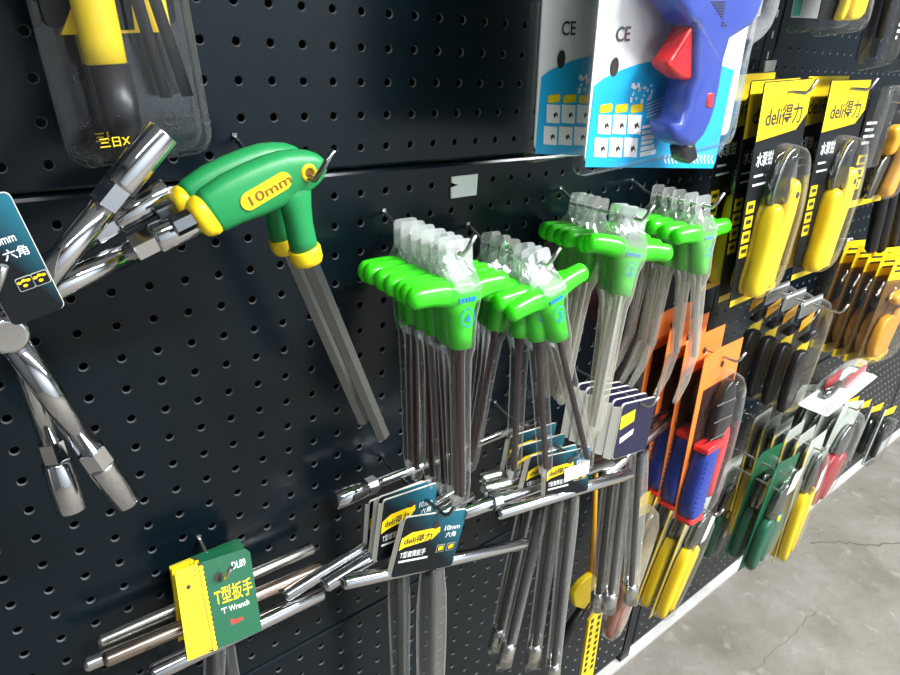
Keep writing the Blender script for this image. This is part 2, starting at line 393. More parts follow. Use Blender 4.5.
# ------------------------------------------------------------------ lime T-handle hex keys in clear sleeves
def ell(cx, cy, z, a, b, n=14, p=1.0):
    out = []
    for j in range(n):
        t = 2*math.pi*j/n; c, s = math.cos(t), math.sin(t)
        out.append((cx + a*math.copysign(abs(c)**p, c), cy + b*math.copysign(abs(s)**p, s), z))
    return out
def dense(P, n=60):
    out = []; L = [math.dist(P[i], P[(i+1) % len(P)]) for i in range(len(P))]; T = sum(L)
    for k in range(n):
        u = T*k/n; i = 0
        while u > L[i]: u -= L[i]; i += 1
        f = u/L[i] if L[i] else 0; a, b = P[i], P[(i+1) % len(P)]; out.append((a[0]+(b[0]-a[0])*f, a[1]+(b[1]-a[1])*f))
    return out
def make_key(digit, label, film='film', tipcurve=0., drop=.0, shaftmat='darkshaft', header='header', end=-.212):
    t = thing('hex_key', label, 'hex key', None, 'lime green T-handle hex keys')
    # handle: drooping wings + tapered stem
    h = MB(); rings = []
    xs = [-.049, -.0485, -.047, -.044, -.038, -.028, -.018, -.009, 0, .009, .018, .028, .038, .044, .047, .0485, .049]
    for x in xs:
        u = abs(x)/.049
        e = math.sqrt(max(0.0005, 1-((u-.86)/.14)**2)) if u > .86 else 1
        rz = (.0094 + .0036*(1-min(1, u/.7))**1.3)*e; ry = (.0086 + .0016*(1-min(1, u/.7)))*e
        zc = -.0300 + .0035*math.sin(u*2.2) - (.002 if u < .3 else 0)
        rings.append([(x, ry*math.cos(2*math.pi*j/14), zc + rz*math.sin(2*math.pi*j/14)) for j in range(14)])
    h.loft(rings)
    h.loft([ell(0, 0, z, a, b) for z, a, b in ((-.022, .010, .008), (-.029, .0185, .0095), (-.037, .0155, .0100), (-.046, .0118, .0100), (-.060, .0104, .0097), (-.074, .0100, .0094))])
    ho = h.build('handle', M['lime'], t)
    # printed size in a ring and the blurred maker's mark
    pr = MB(); rings = []
    n = 20; y = -.0107
    for j in range(n):
        a0 = 2*math.pi*j/n; a1 = 2*math.pi*(j+1)/n
        pr.add([(.0068*math.cos(a0), y, -.0475+.0078*math.sin(a0)), (.0068*math.cos(a1), y, -.0475+.0078*math.sin(a1)),
                (.0060*math.cos(a1), y, -.0475+.0070*math.sin(a1)), (.0060*math.cos(a0), y, -.0475+.0070*math.sin(a0))], [(0, 1, 2, 3)])
    for k in range(5): pr.box((-.0085+k*.0034, -.0112, -.0345), (-.0085+k*.0034+.0026, -.0104, -.0312))
    pr.build('size_mark', M['blueink'], ho)
    text(digit, -.0030, -.0522, .0115, -.0108, M['blueink'], ho, 'size_digit')
    MB().tube([(0, 0, -.072), (0, 0, -.150), (0, 0, end)], .0031, 6, smooth=False).build('shaft', M[shaftmat], t)
    # sleeve: flat header, swells over the handle hub, narrow tube round the shaft
    s = MB(); rings = []
    prof = [(-.015, .0125, .0030), (-.021, .0150, .0108), (-.030, .0192, .0118), (-.040, .0165, .0118), (-.050, .0130, .0114), (-.076, .0112, .0106),
            (-.086, .0100, .0060), (-.120, .0097, .0042), (-.170, .0095, .0040), (-.203, .0092, .0038), (-.215, .0080, .003), (-.222, .0050, .003), (-.2245, .0015, .0012)]
    for z, a, b in prof:
        u = max(0, (-z - .15)/.0745); rings.append(ell(-tipcurve*u*u, 0, z, a*(1 if not tipcurve else 1-.38*u), b, 16, .7))
    s.loft(rings, caps=False); s.build('sleeve', M[film], t)
    hd = MB()
    # header strip with a hang hole
    for y in (-.0008, .0008):
        outer = dense(rr(-.0125, -.0260, .0125, .0125, .004, 4)); inner = [(.0032*math.cos(2*math.pi*j/60), .0032*math.sin(2*math.pi*j/60)) for j in range(60)]
        outer.sort(key=lambda p: math.atan2(p[1], p[0]) % (2*math.pi))
        mid = [((p[0]+q[0])/2, (p[1]+q[1])/2) for p, q in zip(outer, inner)]
        fl = lambda p: (p[0], y + (.0 if p[1] > -.008 else (-1 if y < 0 else 1)*.0135*((-p[1]-.008)/.018)), p[1])
        rows = [[fl(p) for p in outer], [fl(p) for p in mid], [fl(p) for p in inner]]
        hd.loft(rows, caps=False, smooth=True)
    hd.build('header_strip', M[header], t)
    e = MB(); rings = []
    for k in range(20):
        a = 2*math.pi*k/20; c_, s_ = math.cos(a), math.sin(a)
        rings.append([((.0042+.0011*math.cos(b))*c_, .0013*math.sin(b), (.0042+.0011*math.cos(b))*s_) for b in (0, math.pi/2, math.pi, 3*math.pi/2)])
    rings.append(rings[0]); e.loft(rings, caps=False); e.build('eyelet', M['steel'], t)
    return t
ORD = ['front', 'second', 'third', 'fourth', 'fifth', 'sixth', 'seventh', 'eighth']
def place_keys(proto, x, z, spec, which):
    """spec: list front to back of (d, roll, tilt, yaw, dz)"""
    for i, (d, roll, tilt, yaw, dz) in enumerate(spec):
        o = proto if i == 0 else copy_tree(proto)
        o.matrix_world = Matrix.Translation((x, -d, z - .004 + dz)) @ Matrix.Rotation(math.radians(yaw), 4, 'Z') @ Matrix.Rotation(math.radians(tilt), 4, 'X') @ Matrix.Rotation(math.radians(roll), 4, 'Y')
        if i == 0: o['label'] = 'lime T-handle hex key in clear sleeve, front of the %s cluster' % which
        else: o['label'] = 'lime T-handle hex key in clear sleeve, %s from the front of the %s cluster' % (ORD[i], which)
k4 = make_key('4', 'key')
place_keys(k4, .048, .983, [(.104, 0, -7, -3, 0), (.094, 1, -9, 0, .0), (.084, 0, -9, 2, 0), (.072, 1, -10, 0, .0), (.058, 2, -10, 2, 0), (.044, 3, -9, 1, .0), (.034, 2, -8, 3, 0)], 'leftmost')
k3 = make_key('3', 'key')
place_keys(k3, .147, .959, [(.100, -16, -11, -5, 0), (.090, -5, -9, -2, 0), (.079, 3, -8, -2, .001), (.060, 10, -3, 3, 0), (.047, 6, -3, 0, 0), (.034, 3, -3, 2, 0)], 'second')
k2 = make_key('2', 'key', film='milky', shaftmat='steel')
place_keys(k2, .276, .983, [(.100, 9, -12, -22, 0), (.091, 7, -10, -14, 0), (.080, 5, -8, -8, 0), (.056, 4, 0, 0, 0), (.046, 3, 0, 0, 0), (.036, 4, 0, -2, 0), (.026, 5, 0, 0, 0)], 'third')
k15 = make_key('2', 'key', film='milky', tipcurve=.034, shaftmat='steel', end=-.175)
place_keys(k15, .403, .983, [(.097, -2, -9, -4, 0), (.082, 0, -7, -2, 0), (.066, 3, -3, 0, 0), (.053, 3, -3, 0, 0), (.038, 4, -2, 2, 0)], 'rightmost')
for x, z, n in ((.048, .983, 'leftmost'), (.147, .959, 'second'), (.276, .983, 'third'), (.403, .983, 'rightmost')):
    hook(x, z, .108, 'short wire hook carrying the %s cluster of lime T-handle keys' % n)
# ------------------------------------------------------------------ big green L-handle hex wrenches
GD = .100
def gp(pts): return [(W(150 + x/4, 130 + y/4, GD).x, W(150 + x/4, 130 + y/4, GD).z) for x, y in pts]
g0 = W(309, 173, GD)
def rel(pts): return [(p[0]-g0.x, p[1]-g0.z) for p in gp(pts)]
def relf(pts):   # same, for marks on the front of the grip
    return [(W(150+x/4, 130+y/4, GD+.0095).x - g0.x, W(150+x/4, 130+y/4, GD+.0095).z - g0.z) for x, y in pts]
def make_green():
    t = thing('hex_wrench', 'x', 'hex wrench', None, 'green handled hex wrenches')
    def limb(mb, secs, ty, p=.72, n=20):
        pts = [(rel([(x, y)])[0], hw/6.5/1000, t) for x, y, hw, t in secs]
        rings = []
        for i, ((x, z), hw, tt) in enumerate(pts):
            a_ = pts[max(i-1, 0)][0]; b_ = pts[min(i+1, len(pts)-1)][0]
            tx, tz = b_[0]-a_[0], b_[1]-a_[1]; l = math.hypot(tx, tz); nx, nz = -tz/l, tx/l
            ring = []
            for j in range(n):
                q = 2*math.pi*j/n; c, sn = math.cos(q), math.sin(q)
                u = hw*math.copysign(abs(c)**p, c); yy = ty*tt*math.copysign(abs(sn)**p, sn)
                ring.append((x+nx*u, yy, z+nz*u))
            rings.append(ring)
        mb.loft(rings)
    hm = MB()
    limb(hm, [(228, 338, 78, .85), (250, 322, 88, .95), (330, 275, 97, 1), (410, 240, 103, 1), (485, 208, 104, 1), (550, 182, 100, 1), (600, 164, 88, 1), (640, 150, 72, .98), (668, 142, 52, .9), (684, 138, 32, .7), (692, 136, 10, .4)], .0095)
    limb(hm, [(560, 200, 78, .9), (574, 260, 72, .96), (584, 310, 60, .97), (594, 370, 55, .97), (606, 430, 56, .97), (618, 482, 58, .97)], .0093, p=.85)
    hb = hm.build('handle', M['green'], t)
    em = MB(); limb(em, [(180, 372, 40, .6), (186, 368, 62, .9), (200, 358, 74, 1.0), (222, 342, 82, 1.02), (236, 332, 80, .9)], .0095)
    em.build('end_cap', M['yellow'], t)
    cm = MB(); limb(cm, [(614, 466, 60, 1.02), (617, 474, 66, 1.1), (626, 510, 66, 1.1), (631, 528, 58, 1.0), (633, 536, 30, .6)], .0093, p=.85)
    cm.build('collar', M['yellow'], t)
    a = rel([(636, 520)])[0]; b = rel([(930, 1222)])[0]
    MB().tube([(a[0], 0, a[1]), (b[0], 0, b[1])], .0060, 6, smooth=False, phase=.3).build('hex_shaft', M['hexsteel'], t)
    c = rel([(215, 330)])[0]; e = rel([(95, 388)])[0]
    MB().tube([(c[0], 0, c[1]), (e[0], 0, e[1])], .0060, 6, smooth=False, phase=.3).build('hex_stub', M['hexsteel'], t)
    hc = relf([(636, 172)])[0]; ring = MB(); R = []
    for k in range(25):
        an = 2*math.pi*k/24; c_, s_ = math.cos(an), math.sin(an)
        R.append([(hc[0]+(.0040+.0017*math.cos(q))*c_, -.0088+.0020*math.sin(q), hc[1]+(.0040+.0017*math.cos(q))*s_) for q in (0, 1.05, 2.1, 3.14, 4.2, 5.2)])
    ring.loft(R, caps=False); ring.build('hang_ring', M['yellow'], hb)
    dk = MB().tube([(hc[0], -.0080, hc[1]), (hc[0], -.0098, hc[1])], .0036, 14); dk.build('hang_hole', M['brown'], hb)
    p0, p1 = relf([(396, 284), (532, 204)]); dx = p1[0]-p0[0]; dz = p1[1]-p0[1]; L = math.hypot(dx, dz); an = math.atan2(dz, dx); r = .0053
    pl = []
    for q in range(-90, 91, 15): pl.append((p1[0]+r*math.cos(an+math.radians(q)), p1[1]+r*math.sin(an+math.radians(q))))
    for q in range(90, 271, 15): pl.append((p0[0]+r*math.cos(an+math.radians(q)), p0[1]+r*math.sin(an+math.radians(q))))
    pb = MB().prism(pl, -.0102, -.0088).build('size_plate', M['yellow'], hb)
    text('10mm', p0[0]-.0022+.003*math.sin(an), p0[1]-.0033*math.cos(an)-.0008, .0082, -.0104, M['brown'], hb, 'lettering', an, width=L+.005)
    return t
g1 = make_green(); g1.matrix_world = Matrix.Translation((g0.x, -GD, g0.z)); g1['label'] = 'green L-handle 10mm hex wrench with yellow collars, in front'
g2 = copy_tree(g1); g2.matrix_world = Matrix.Translation((g0.x, -GD+.028, g0.z)); g2['label'] = 'green L-handle hex wrench half hidden behind the one marked 10mm'
hook(g0.x-.005, g0.z + .001, .116, 'wire hook poking through the green hex wrench handles', tip=.016, dip=.003, mat_='hexsteel', tipdx=.010)
# ------------------------------------------------------------------ price tag on the board
def quad_plate(px, d, th, m, name, label, cat):
    P = [W(x, y, d) for x, y in px]; o = P[0].copy()
    t = MB().prism([(p.x, p.z) for p in P], -d, -d+th); t.v = [v - V(o.x, 0, o.z) for v in t.v]
    ob = t.build(name, m); ob.location = (o.x, 0, o.z); return tag(ob, label, cat)
quad_plate([(452, 177), (478, 174), (476.5, 195), (451.5, 198.5), (451.5, 188), (459, 185), (452, 183)], .0022, .0018, M['white'], 'price_tag', 'blank white price tag stuck on the board above the lime keys', 'tag')
# ------------------------------------------------------------------ Y-type socket wrenches, far left
def y_wrench(c, angs, label, d, tilt=0, L0=.140, sr=.0105, rr_=.0062):
    t = thing('socket_wrench', label, 'wrench', Matrix.Translation((c[0], -d, c[1])), 'three-arm socket wrenches')
    hub = MB().tube([(0, -.011, 0), (0, -.0105, 0), (0, .0105, 0), (0, .011, 0)], [.0075, .0095, .0095, .0075], 20); hub.build('hub', M['chrome'], t)
    for a, dy, *LL in angs:
        L = LL[0] if LL else L0
        dr = V(math.cos(math.radians(a)), dy, math.sin(math.radians(a))).normalized()
        am = MB().tube([dr*.006, dr*(L-.047)], rr_, 16).build('arm', M['chrome'], t)
        s = MB(); s.tube([dr*(L-.049), dr*(L-.0485), dr*(L-.036), dr*(L-.0355)], [rr_*1.05, rr_*1.24, rr_*1.24, rr_*1.05], 6, smooth=False, phase=.5)
        s.build('hex_collar', M['chrome'], am)
        k = MB(); k.tube([dr*(L-.036), dr*(L-.034), dr*(L-.0008), dr*L, dr*L, dr*(L-.012)], [rr_*1.2, sr*.98, sr, sr*.93, sr*.74, sr*.72], 24, caps=True)
        k.build('socket', M['chrome'], am)
    return t
y_wrench((-.2490, .984), [(47.5, -.05), (-72, 0.05, .138), (170, 0)], 'chrome three-arm socket wrench in front, arm pointing up to the right', .100, L0=.128, sr=.0084, rr_=.0068)
y_wrench((-.2560, .982), [(18.5, .08), (-102, .0), (140, 0)], 'chrome three-arm socket wrench with arm almost level, beside the green handle', .082, L0=.131, sr=.0100, rr_=.0070)
y_wrench((-.2440, .990), [(27, .0), (-86, -.10, .142), (150, 0)], 'chrome three-arm socket wrench at the back of the left hook', .062, L0=.105, sr=.0090, rr_=.0060)

# ------------------------------------------------------------------ hanging packs: frame from three corners standing at real distances
def frame(TL, TR, BL, dt, db=None, dr=None):
    db = dt if db is None else db; dr = dt if dr is None else dr
    a = W(*TL, dt); b = W(*TR, dr); c = W(*BL, db)
    ex = (b - a); w = ex.length; ex.normalize()
    dn = (a - c); ez = dn - ex*dn.dot(ex); h = ez.length; ez.normalize()
    ey = ez.cross(ex)
    F = Matrix(((ex.x, ey.x, ez.x, a.x), (ex.y, ey.y, ez.y, a.y), (ex.z, ey.z, ez.z, a.z), (0, 0, 0, 1)))
    return F, w, h
def shift(F, dx=0, dy=0, dz=0): return Matrix.Translation((dx, dy, dz)) @ F
def plate(root, poly, y, th, m, name, bev=0): return MB().prism(poly, y-th, y, bev).build(name, M[m] if isinstance(m, str) else m, root)
def bubble(root, poly, y, h, m='clear', name='blister', slope=.75, flange=None):
    """vacuum-formed shell standing h proud of the card, open at the back"""
    mb = MB(); n = len(poly)
    cx = sum(p[0] for p in poly)/n; cz = sum(p[1] for p in poly)/n
    def ring(k, yy, off=0): return [(cx+(p[0]-cx)*k, yy, cz+(p[1]-cz)*k) for p in poly]
    rings = [ring(1, y), ring(.985, y-h*.5), ring(.96, y-h*.85), ring(.90, y-h), ring(.5, y-h*1.01), ring(.01, y-h*1.02)]
    mb.loft(rings, caps=False)
    if flange:
        mb.loft([[(p[0], y-.0005, p[1]) for p in flange], [(p[0], y-.0015, p[1]) for p in flange]], caps=True, smooth=False)
    return mb.build(name, M[m], root)
def lines(root, x0, z0, widths, hgt, gap, y, m, name='print_line'):
    mb = MB()
    for i, w in enumerate(widths): mb.add([(x0, y, z0-i*gap), (x0+w, y, z0-i*gap), (x0+w, y, z0-i*gap-hgt), (x0, y, z0-i*gap-hgt)], [(0, 1, 2, 3)])
    return mb.build(name, M[m], root)
def flat(root, poly, y, m, name):
    mb = MB(); mb.add([(p[0], y, p[1]) for p in poly], [list(range(len(poly)))]); return mb.build(name, M[m] if isinstance(m, str) else m, root)
# ---- glue gun packs
FG, gw, gh = frame((598, 0), (752, 0), (577, 165), .150)
def glue_pack(label):
    t = thing('glue_gun_pack', label, 'blister pack', None, 'glue gun packs')
    H = .150/.165*gh if False else gh
    def L(pts, dd=.150):   # crop pixels (530,0, x3.75) -> pack mm
        out = []; inv = FG.inverted()
        for x, y in pts:
            q = inv @ W(530 + x/3.75, y/3.75, dd); out.append((q.x, q.z))
        return out
    top = .115
    card = plate(t, rr(0, -gh, gw, top, .006), 0, .0012, 'white', 'card')
    blue = L([(200, 625), (235, 320), (270, 292), (340, 260), (400, 240), (470, 225), (540, 228), (600, 232), (690, 238), (760, 262), (745, 330), (690, 605), (680, 630)])
    flat(card, blue, -.0016, 'sky', 'blue_print')
    for i in range(3):
        a, b = L([(255+i*58, 398), (300+i*58, 412)]); pl = rr(a[0], b[1]-.001, b[0], a[1]+.001, .002)
        flat(card, pl, -.0019, 'yellowcard', 'yellow_label')
    for r_ in range(2):
        for i in range(3):
            x = 250+i*56-r_*14; y = 428+r_*86
            flat(card, L([(x, y), (x+50, y+3), (x+44, y+75), (x-5, y+72)]), -.0019, 'whiteink', 'step_picture')
            flat(card, L([(x+22, y+38), (x+34, y+30), (x+40, y+52), (x+32, y+44), (x+24, y+56)]), -.0021, 'ink', 'step_drawing')
    for k in range(6):
        a, b = L([(414-k*1.5, 470+k*20), (452-k*1.5+(k*7) % 18, 480+k*20)]); flat(card, [(a[0], a[1]), (b[0], a[1]), (b[0], b[1]+.001), (a[0], b[1]+.001)], -.0019, 'whiteink', 'print_line')
    for k in range(3):
        a = L([(383, 118+k*18), (408, 126+k*18)]); flat(card, [(a[0][0], a[0][1]), (a[1][0], a[0][1]), (a[1][0], a[1][1]+.0015), (a[0][0], a[1][1]+.0015)], -.0019, 'greycard', 'print_line')
    p = L([(312, 155)])[0]; text('CE', p[0], p[1], .0135, -.0020, M['hexsteel'], card, 'lettering')
    q = L([(310, 250)])[0]
    rg = [(q[0]+.0045*math.cos(2*math.pi*k/20), q[1]+.0065*math.sin(2*math.pi*k/20)) for k in range(20)]; flat(card, rg, -.0020, 'ink', 'hole_print')
    for k in range(24):
        a = L([(370+random.random()*80, 310+random.random()*70)])[0]; s = .0008+random.random()*.001
        flat(card, [(a[0]-s, a[1]-s), (a[0]+s, a[1]-s), (a[0]+s, a[1]+s), (a[0]-s, a[1]+s)], -.0019, 'whiteink', 'sparkle')
    for k in range(5):
        P = [(430+j*13, 390+k*14 - 34*math.sin((j+k*.4)/6)) for j in range(10)]; Q = [(x, y+4) for x, y in P[::-1]]
        flat(card, L(P+Q), -.0018, 'whiteink', 'swoosh')
    for k in range(14):
        x = 500+k*13.5
        if 548 < x < 600: continue
        flat(card, L([(x, 580), (x+5, 580), (x-1, 596), (x+5, 612), (x, 612), (x-6, 596)]), -.0019, 'whiteink', 'chevron')
    gun = L([(480, -120), (560, -190), (720, -190), (880, -150), (870, -60), (838, 0), (815, 60), (790, 100), (712, 148), (692, 220), (676, 320), (660, 400), (640, 460), (618, 505), (585, 543), (550, 545), (515, 525),
             (498, 460), (530, 452), (552, 395), (565, 330), (583, 285), (585, 95), (560, 85), (540, 45), (505, 0)], .174)
    gb = MB().prism(gun, -.034, -.008, .0062, 4).build('gun_body', M['gunblue'], t)
    MB().prism(smooth_poly(L([(578, 84), (590, 92), (590, 290), (552, 302), (505, 268), (478, 240), (505, 205), (545, 140)], .171), 1), -.029, -.013, .0028).build('trigger', M['red'], t)
    MB().prism(L([(552, 548), (600, 535), (612, 590), (580, 612), (560, 600)], .171), -.027, -.012, .003).build('cord_grip', M['black'], t)
    MB().prism(L([(648, 345), (672, 345), (664, 405), (640, 400)], .180), -.0352, -.012, .002).build('power_switch', M['red'], t)
    for k in range(9):
        MB().prism(L([(680+k*8-k, 5+k*11), (735-k*2, 5+k*11), (734-k*2, 9+k*11), (680+k*8-k, 9+k*11)], .1842), -.0348, -.0335).build('vent_slot', M['ink'], gb)
    fl_ = rr(-.010, -gh-.009, gw+.009, top, .012)
    bubble(t, smooth_poly(L([(480, -200), (870, -200), (850, 0), (805, 105), (722, 165), (690, 420), (630, 575), (560, 628), (490, 560), (470, 440), (545, 330), (455, 250), (540, 80), (440, 0)], .165), 1), -.002, .037, 'clear', 'blister', flange=None)
    mb = MB(); k = len(fl_)
    inn = [(x*.955+.0045, z*.955-.001) for x, z in fl_]
    mb.loft([[(p[0], .002, p[1]) for p in fl_], [(p[0], -.003, p[1]) for p in fl_], [(p[0], -.004, p[1]) for p in inn]], caps=False)
    mb.build('blister_rim', M['film'], t)
    return t
gg1 = glue_pack('blister pack with blue glue gun and red trigger, in front'); gg1.matrix_world = FG
gg2 = copy_tree(gg1); gg2.matrix_world = shift(FG, -.004, .048, .002); gg2['label'] = 'glue gun blister pack mostly hidden behind the front glue gun'
# ---- top left packs with yellow tool handles
FT, tw, thh = frame((31, 0), (178, 0), (50, 172), .055, .060)
def tl_pack(label):
    t = thing('tool_pack', label, 'blister pack', None, 'smoky tool packs at the top left')
    z1 = .10
    card = plate(t, rr(0.004, -.012, tw-.002, z1, .004), .004, .001, 'blackcard', 'card')
    flat(card, [(.010, -.016), (.020, .0), (.020, z1), (tw-.006, z1), (tw-.006, -.0160)], .0025, 'yellowcard', 'yellow_print')
    flat(card, [(.022, -.0145), (.030, .004), (.030, z1), (.056, z1), (.047, -.0145)], .0022, 'blackcard', 'black_print')
    text('X', tw-.020, .0065, .008, .0018, M['ink'], card)
    MB().loft([ell(.0255, -.011, z, a, a*.85, 18) for z, a in ((-.031, .0092), (-.0305, .0102), (-.02, .0104), (.03, .0108), (.09, .0112))]).build('handle', M['yellow'], t)
    MB().loft([ell(.0275, -.011, z, a, a*.8, 14) for z, a in ((-.085, .0085), (-.031, .0098))]).build('blade_socket', M['black'], t)
    for xx, lean in ((.047, .010), (.055, .016)):
        MB().loft([ell(xx + lean*(.02 - z)/.1, -.006, z, .0035, .002, 10) for z in (.09, .02, -.05)]).build('spare_blade', M['black'], t)
    # shell
    out = rr(-.001, -thh-.001, tw+.004, z1, .010)
    mb = MB(); c = (tw/2, -.0)
    f = lambda k, y: [(c[0]+(p[0]-c[0])*k, y, p[1] if p[1] > 0 else p[1]*(1-(1-k)*.6)) for p in out]
    mb.loft([f(1.0, .006), f(1.0, -.001), f(.93, -.002), f(.90, -.016), f(.84, -.021), f(.4, -.022), f(.02, -.022)], caps=False)
    mb.build('shell', M['smoky'], t)
    pl = MB(); pl.loft([[(p[0], .006, p[1]) for p in out], [(p[0], .0065, p[1]) for p in out]], True, False); pl.build('back_sheet', M['smoky'], t)
    text('三日X', .010, -thh+.012, .0058, -.0225, M['yellowcard'], t)
    return t
t1 = tl_pack('smoky clear pack with yellow handled tool, front one at top left'); t1.matrix_world = FT
t2 = copy_tree(t1); t2.matrix_world = shift(FT, .004, .026, -.001); t2['label'] = 'smoky clear pack hidden behind the yellow handled tool pack'
# ---- water pump plier packs on yellow and black cards
def plier_pack(F, w, h, label, group):
    t = thing('plier_pack', label, 'blister pack', F, group)
    card = plate(t, rr(0, -h, w, 0, .004), 0, .0009, 'blackcard', 'card')
    flat(card, [(0.001, -.001), (w-.001, -.001), (w-.001, -h*.150), (w*.80, -h*.215), (.001, -h*.240)], -.0012, 'yellowcard', 'yellow_header')
    text('deli得力', w*.12, -h*.178, .024, -.0016, M['ink'], card, width=w*.74)
    text('水泵钳', w*.07, -h*.345, .017, -.0016, M['whiteink'], card, width=w*.33)
    lines(card, w*.07, -h*.385, [w*.18, w*.26], .0025, .010, -.0016, 'whiteink')
    for k in range(4):
        z = -h*(.50+k*.068)
        flat(card, [(w*.03, z), (w*.19, z), (w*.19, z-h*.055), (w*.03, z-h*.055)], -.0014, 'yellowcard', 'size_badge')
        flat(card, [(w*.06, z-.004), (w*.16, z-.004), (w*.16, z-h*.035), (w*.06, z-h*.035)], -.0017, 'ink', 'badge_print')
    flat(card, [(.001, -h*.965), (w-.001, -h*.965), (w-.001, -h+.001), (.001, -h+.001)], -.0012, 'yellowcard', 'yellow_footer')
    def s(pts): return [(x*w, z*h) for x, z in pts]
    MB().prism(smooth_poly(s([(.25, -.52), (.47, -.52), (.51, -.66), (.47, -.84), (.40, -.955), (.16, -.955), (.10, -.90), (.20, -.76)]), 2), -.024, -.003, .008).build('left_grip', M['yellow'], t)
    MB().prism(smooth_poly(s([(.62, -.46), (.74, -.42), (.87, -.46), (.82, -.62), (.68, -.82), (.62, -.94), (.46, -.945), (.53, -.80)]), 2), -.020, -.003, .007).build('right_grip', M['yellow'], t)
    MB().tube([(w*.74, -.0206, -h*.50), (w*.74, -.019, -h*.50)], .0040, 12).build('grip_hole', M['ink'], t)
    MB().prism(smooth_poly(s([(.30, -.54), (.28, -.45), (.38, -.36), (.50, -.29), (.68, -.275), (.72, -.33), (.62, -.39), (.64, -.46), (.68, -.50), (.60, -.55), (.50, -.50), (.44, -.54)]), 1), -.016, -.005, .003).build('jaws', M['hexsteel'], t)
    bubble(t, smooth_poly(s([(.24, -.30), (.60, -.255), (.80, -.30), (.84, -.55), (.78, -.66), (.62, -.965), (.12, -.965), (.10, -.88), (.26, -.55)]), 2), -.001, .027, 'clear', 'blister')
    return t
FP, pw, ph = frame((764, 82), (813, 78), (722, 311), .104, .120)
plier_pack(FP, pw, ph, 'yellow headed plier pack at the front of the hook beside the glue gun', 'plier packs')
plier_pack(shift(FP, .002, .016), pw, ph, 'yellow plier pack just behind the front one beside the glue gun', 'plier packs')
plier_pack(shift(FP, -.004, .044, .004), pw, ph, 'yellow plier pack at the back of the hook beside the glue gun', 'plier packs')
FQ, qw, qh = frame((831, 80), (871, 79), (783, 284), .104, .120)
plier_pack(FQ, qw, qh, 'yellow plier pack in front on the second plier hook', 'plier packs')
plier_pack(shift(FQ, -.01, .024, .003), qw, qh, 'yellow plier pack at the back of the second plier hook', 'plier packs')
hook(FP.translation.x + pw*.50, FP.translation.z - .009, .125, 'wire hook through the first row of yellow plier packs', dip=0)
hook(FQ.translation.x + qw*.50, FQ.translation.z - .009, .125, 'wire hook through the second row of yellow plier packs', dip=0)
# ---- pruner style cutter packs
def cutter_pack(F, w, h, label):
    t = thing('cutter_pack', label, 'blister pack', F, 'cutter packs')
    card = plate(t, rr(0, -h, w, 0, .004), 0, .0009, 'blackcard', 'card')
    for k in range(3):
        z = -h*(.52+k*.11)
        flat(card, [(w*.08, z), (w*.30, z), (w*.30, z-h*.085), (w*.08, z-h*.085)], -.0012, 'yellowcard', 'size_badge')
        flat(card, [(w*.13, z-h*.02), (w*.25, z-h*.02), (w*.25, z-h*.065), (w*.13, z-h*.065)], -.0015, 'ink', 'badge_print')
    lines(card, w*.06, -h*.24, [w*.24, w*.20, w*.26, w*.18], h*.025, h*.055, -.0012, 'whiteink')
    flat(card, [(.001, -h*.93), (w-.001, -h*.93), (w-.001, -h+.001), (.001, -h+.001)], -.0012, 'yellowcard', 'yellow_footer')
    def s(pts): return [(x*w, z*h) for x, z in pts]
    MB().prism(smooth_poly(s([(.48, -.30), (.66, -.26), (.88, -.30), (.96, -.40), (.80, -.46), (.70, -.42), (.66, -.52), (.50, -.54), (.56, -.42)]), 1), -.020, -.003, .005).build('cutter_head', M['amber'], t)
    MB().prism(smooth_poly(s([(.52, -.54), (.70, -.54), (.62, -.72), (.52, -.92), (.36, -.92), (.44, -.72)]), 1), -.014, -.003, .004).build('blade_arm', M['hexsteel'], t)
    MB().prism(smooth_poly(s([(.92, -.50), (1.02, -.44), (1.03, -.60), (.98, -.76), (.92, -.93), (.74, -.93), (.80, -.80), (.90, -.62)]), 1), -.022, -.003, .006).build('handle', M['amber'], t)
    bubble(t, smooth_poly(s([(.40, -.16), (.98, -.16), (1.08, -.42), (1.04, -.72), (.96, -.95), (.34, -.93), (.46, -.55)]), 1), -.001, .027, 'clear', 'blister')
    return t
FC, cw, ch = frame((872, 92), (912, 92), (830, 213), .104, .108)
cutter_pack(FC, cw, ch, 'black card pack with amber handled cutter under a clear blister')
cutter_pack(shift(FC, .0, .030, .002), cw, ch, 'amber cutter pack behind the front cutter on its hook')
hook(FC.translation.x + cw*.5, FC.translation.z - .012, .125, 'wire hook above the amber cutter pack', dip=0)
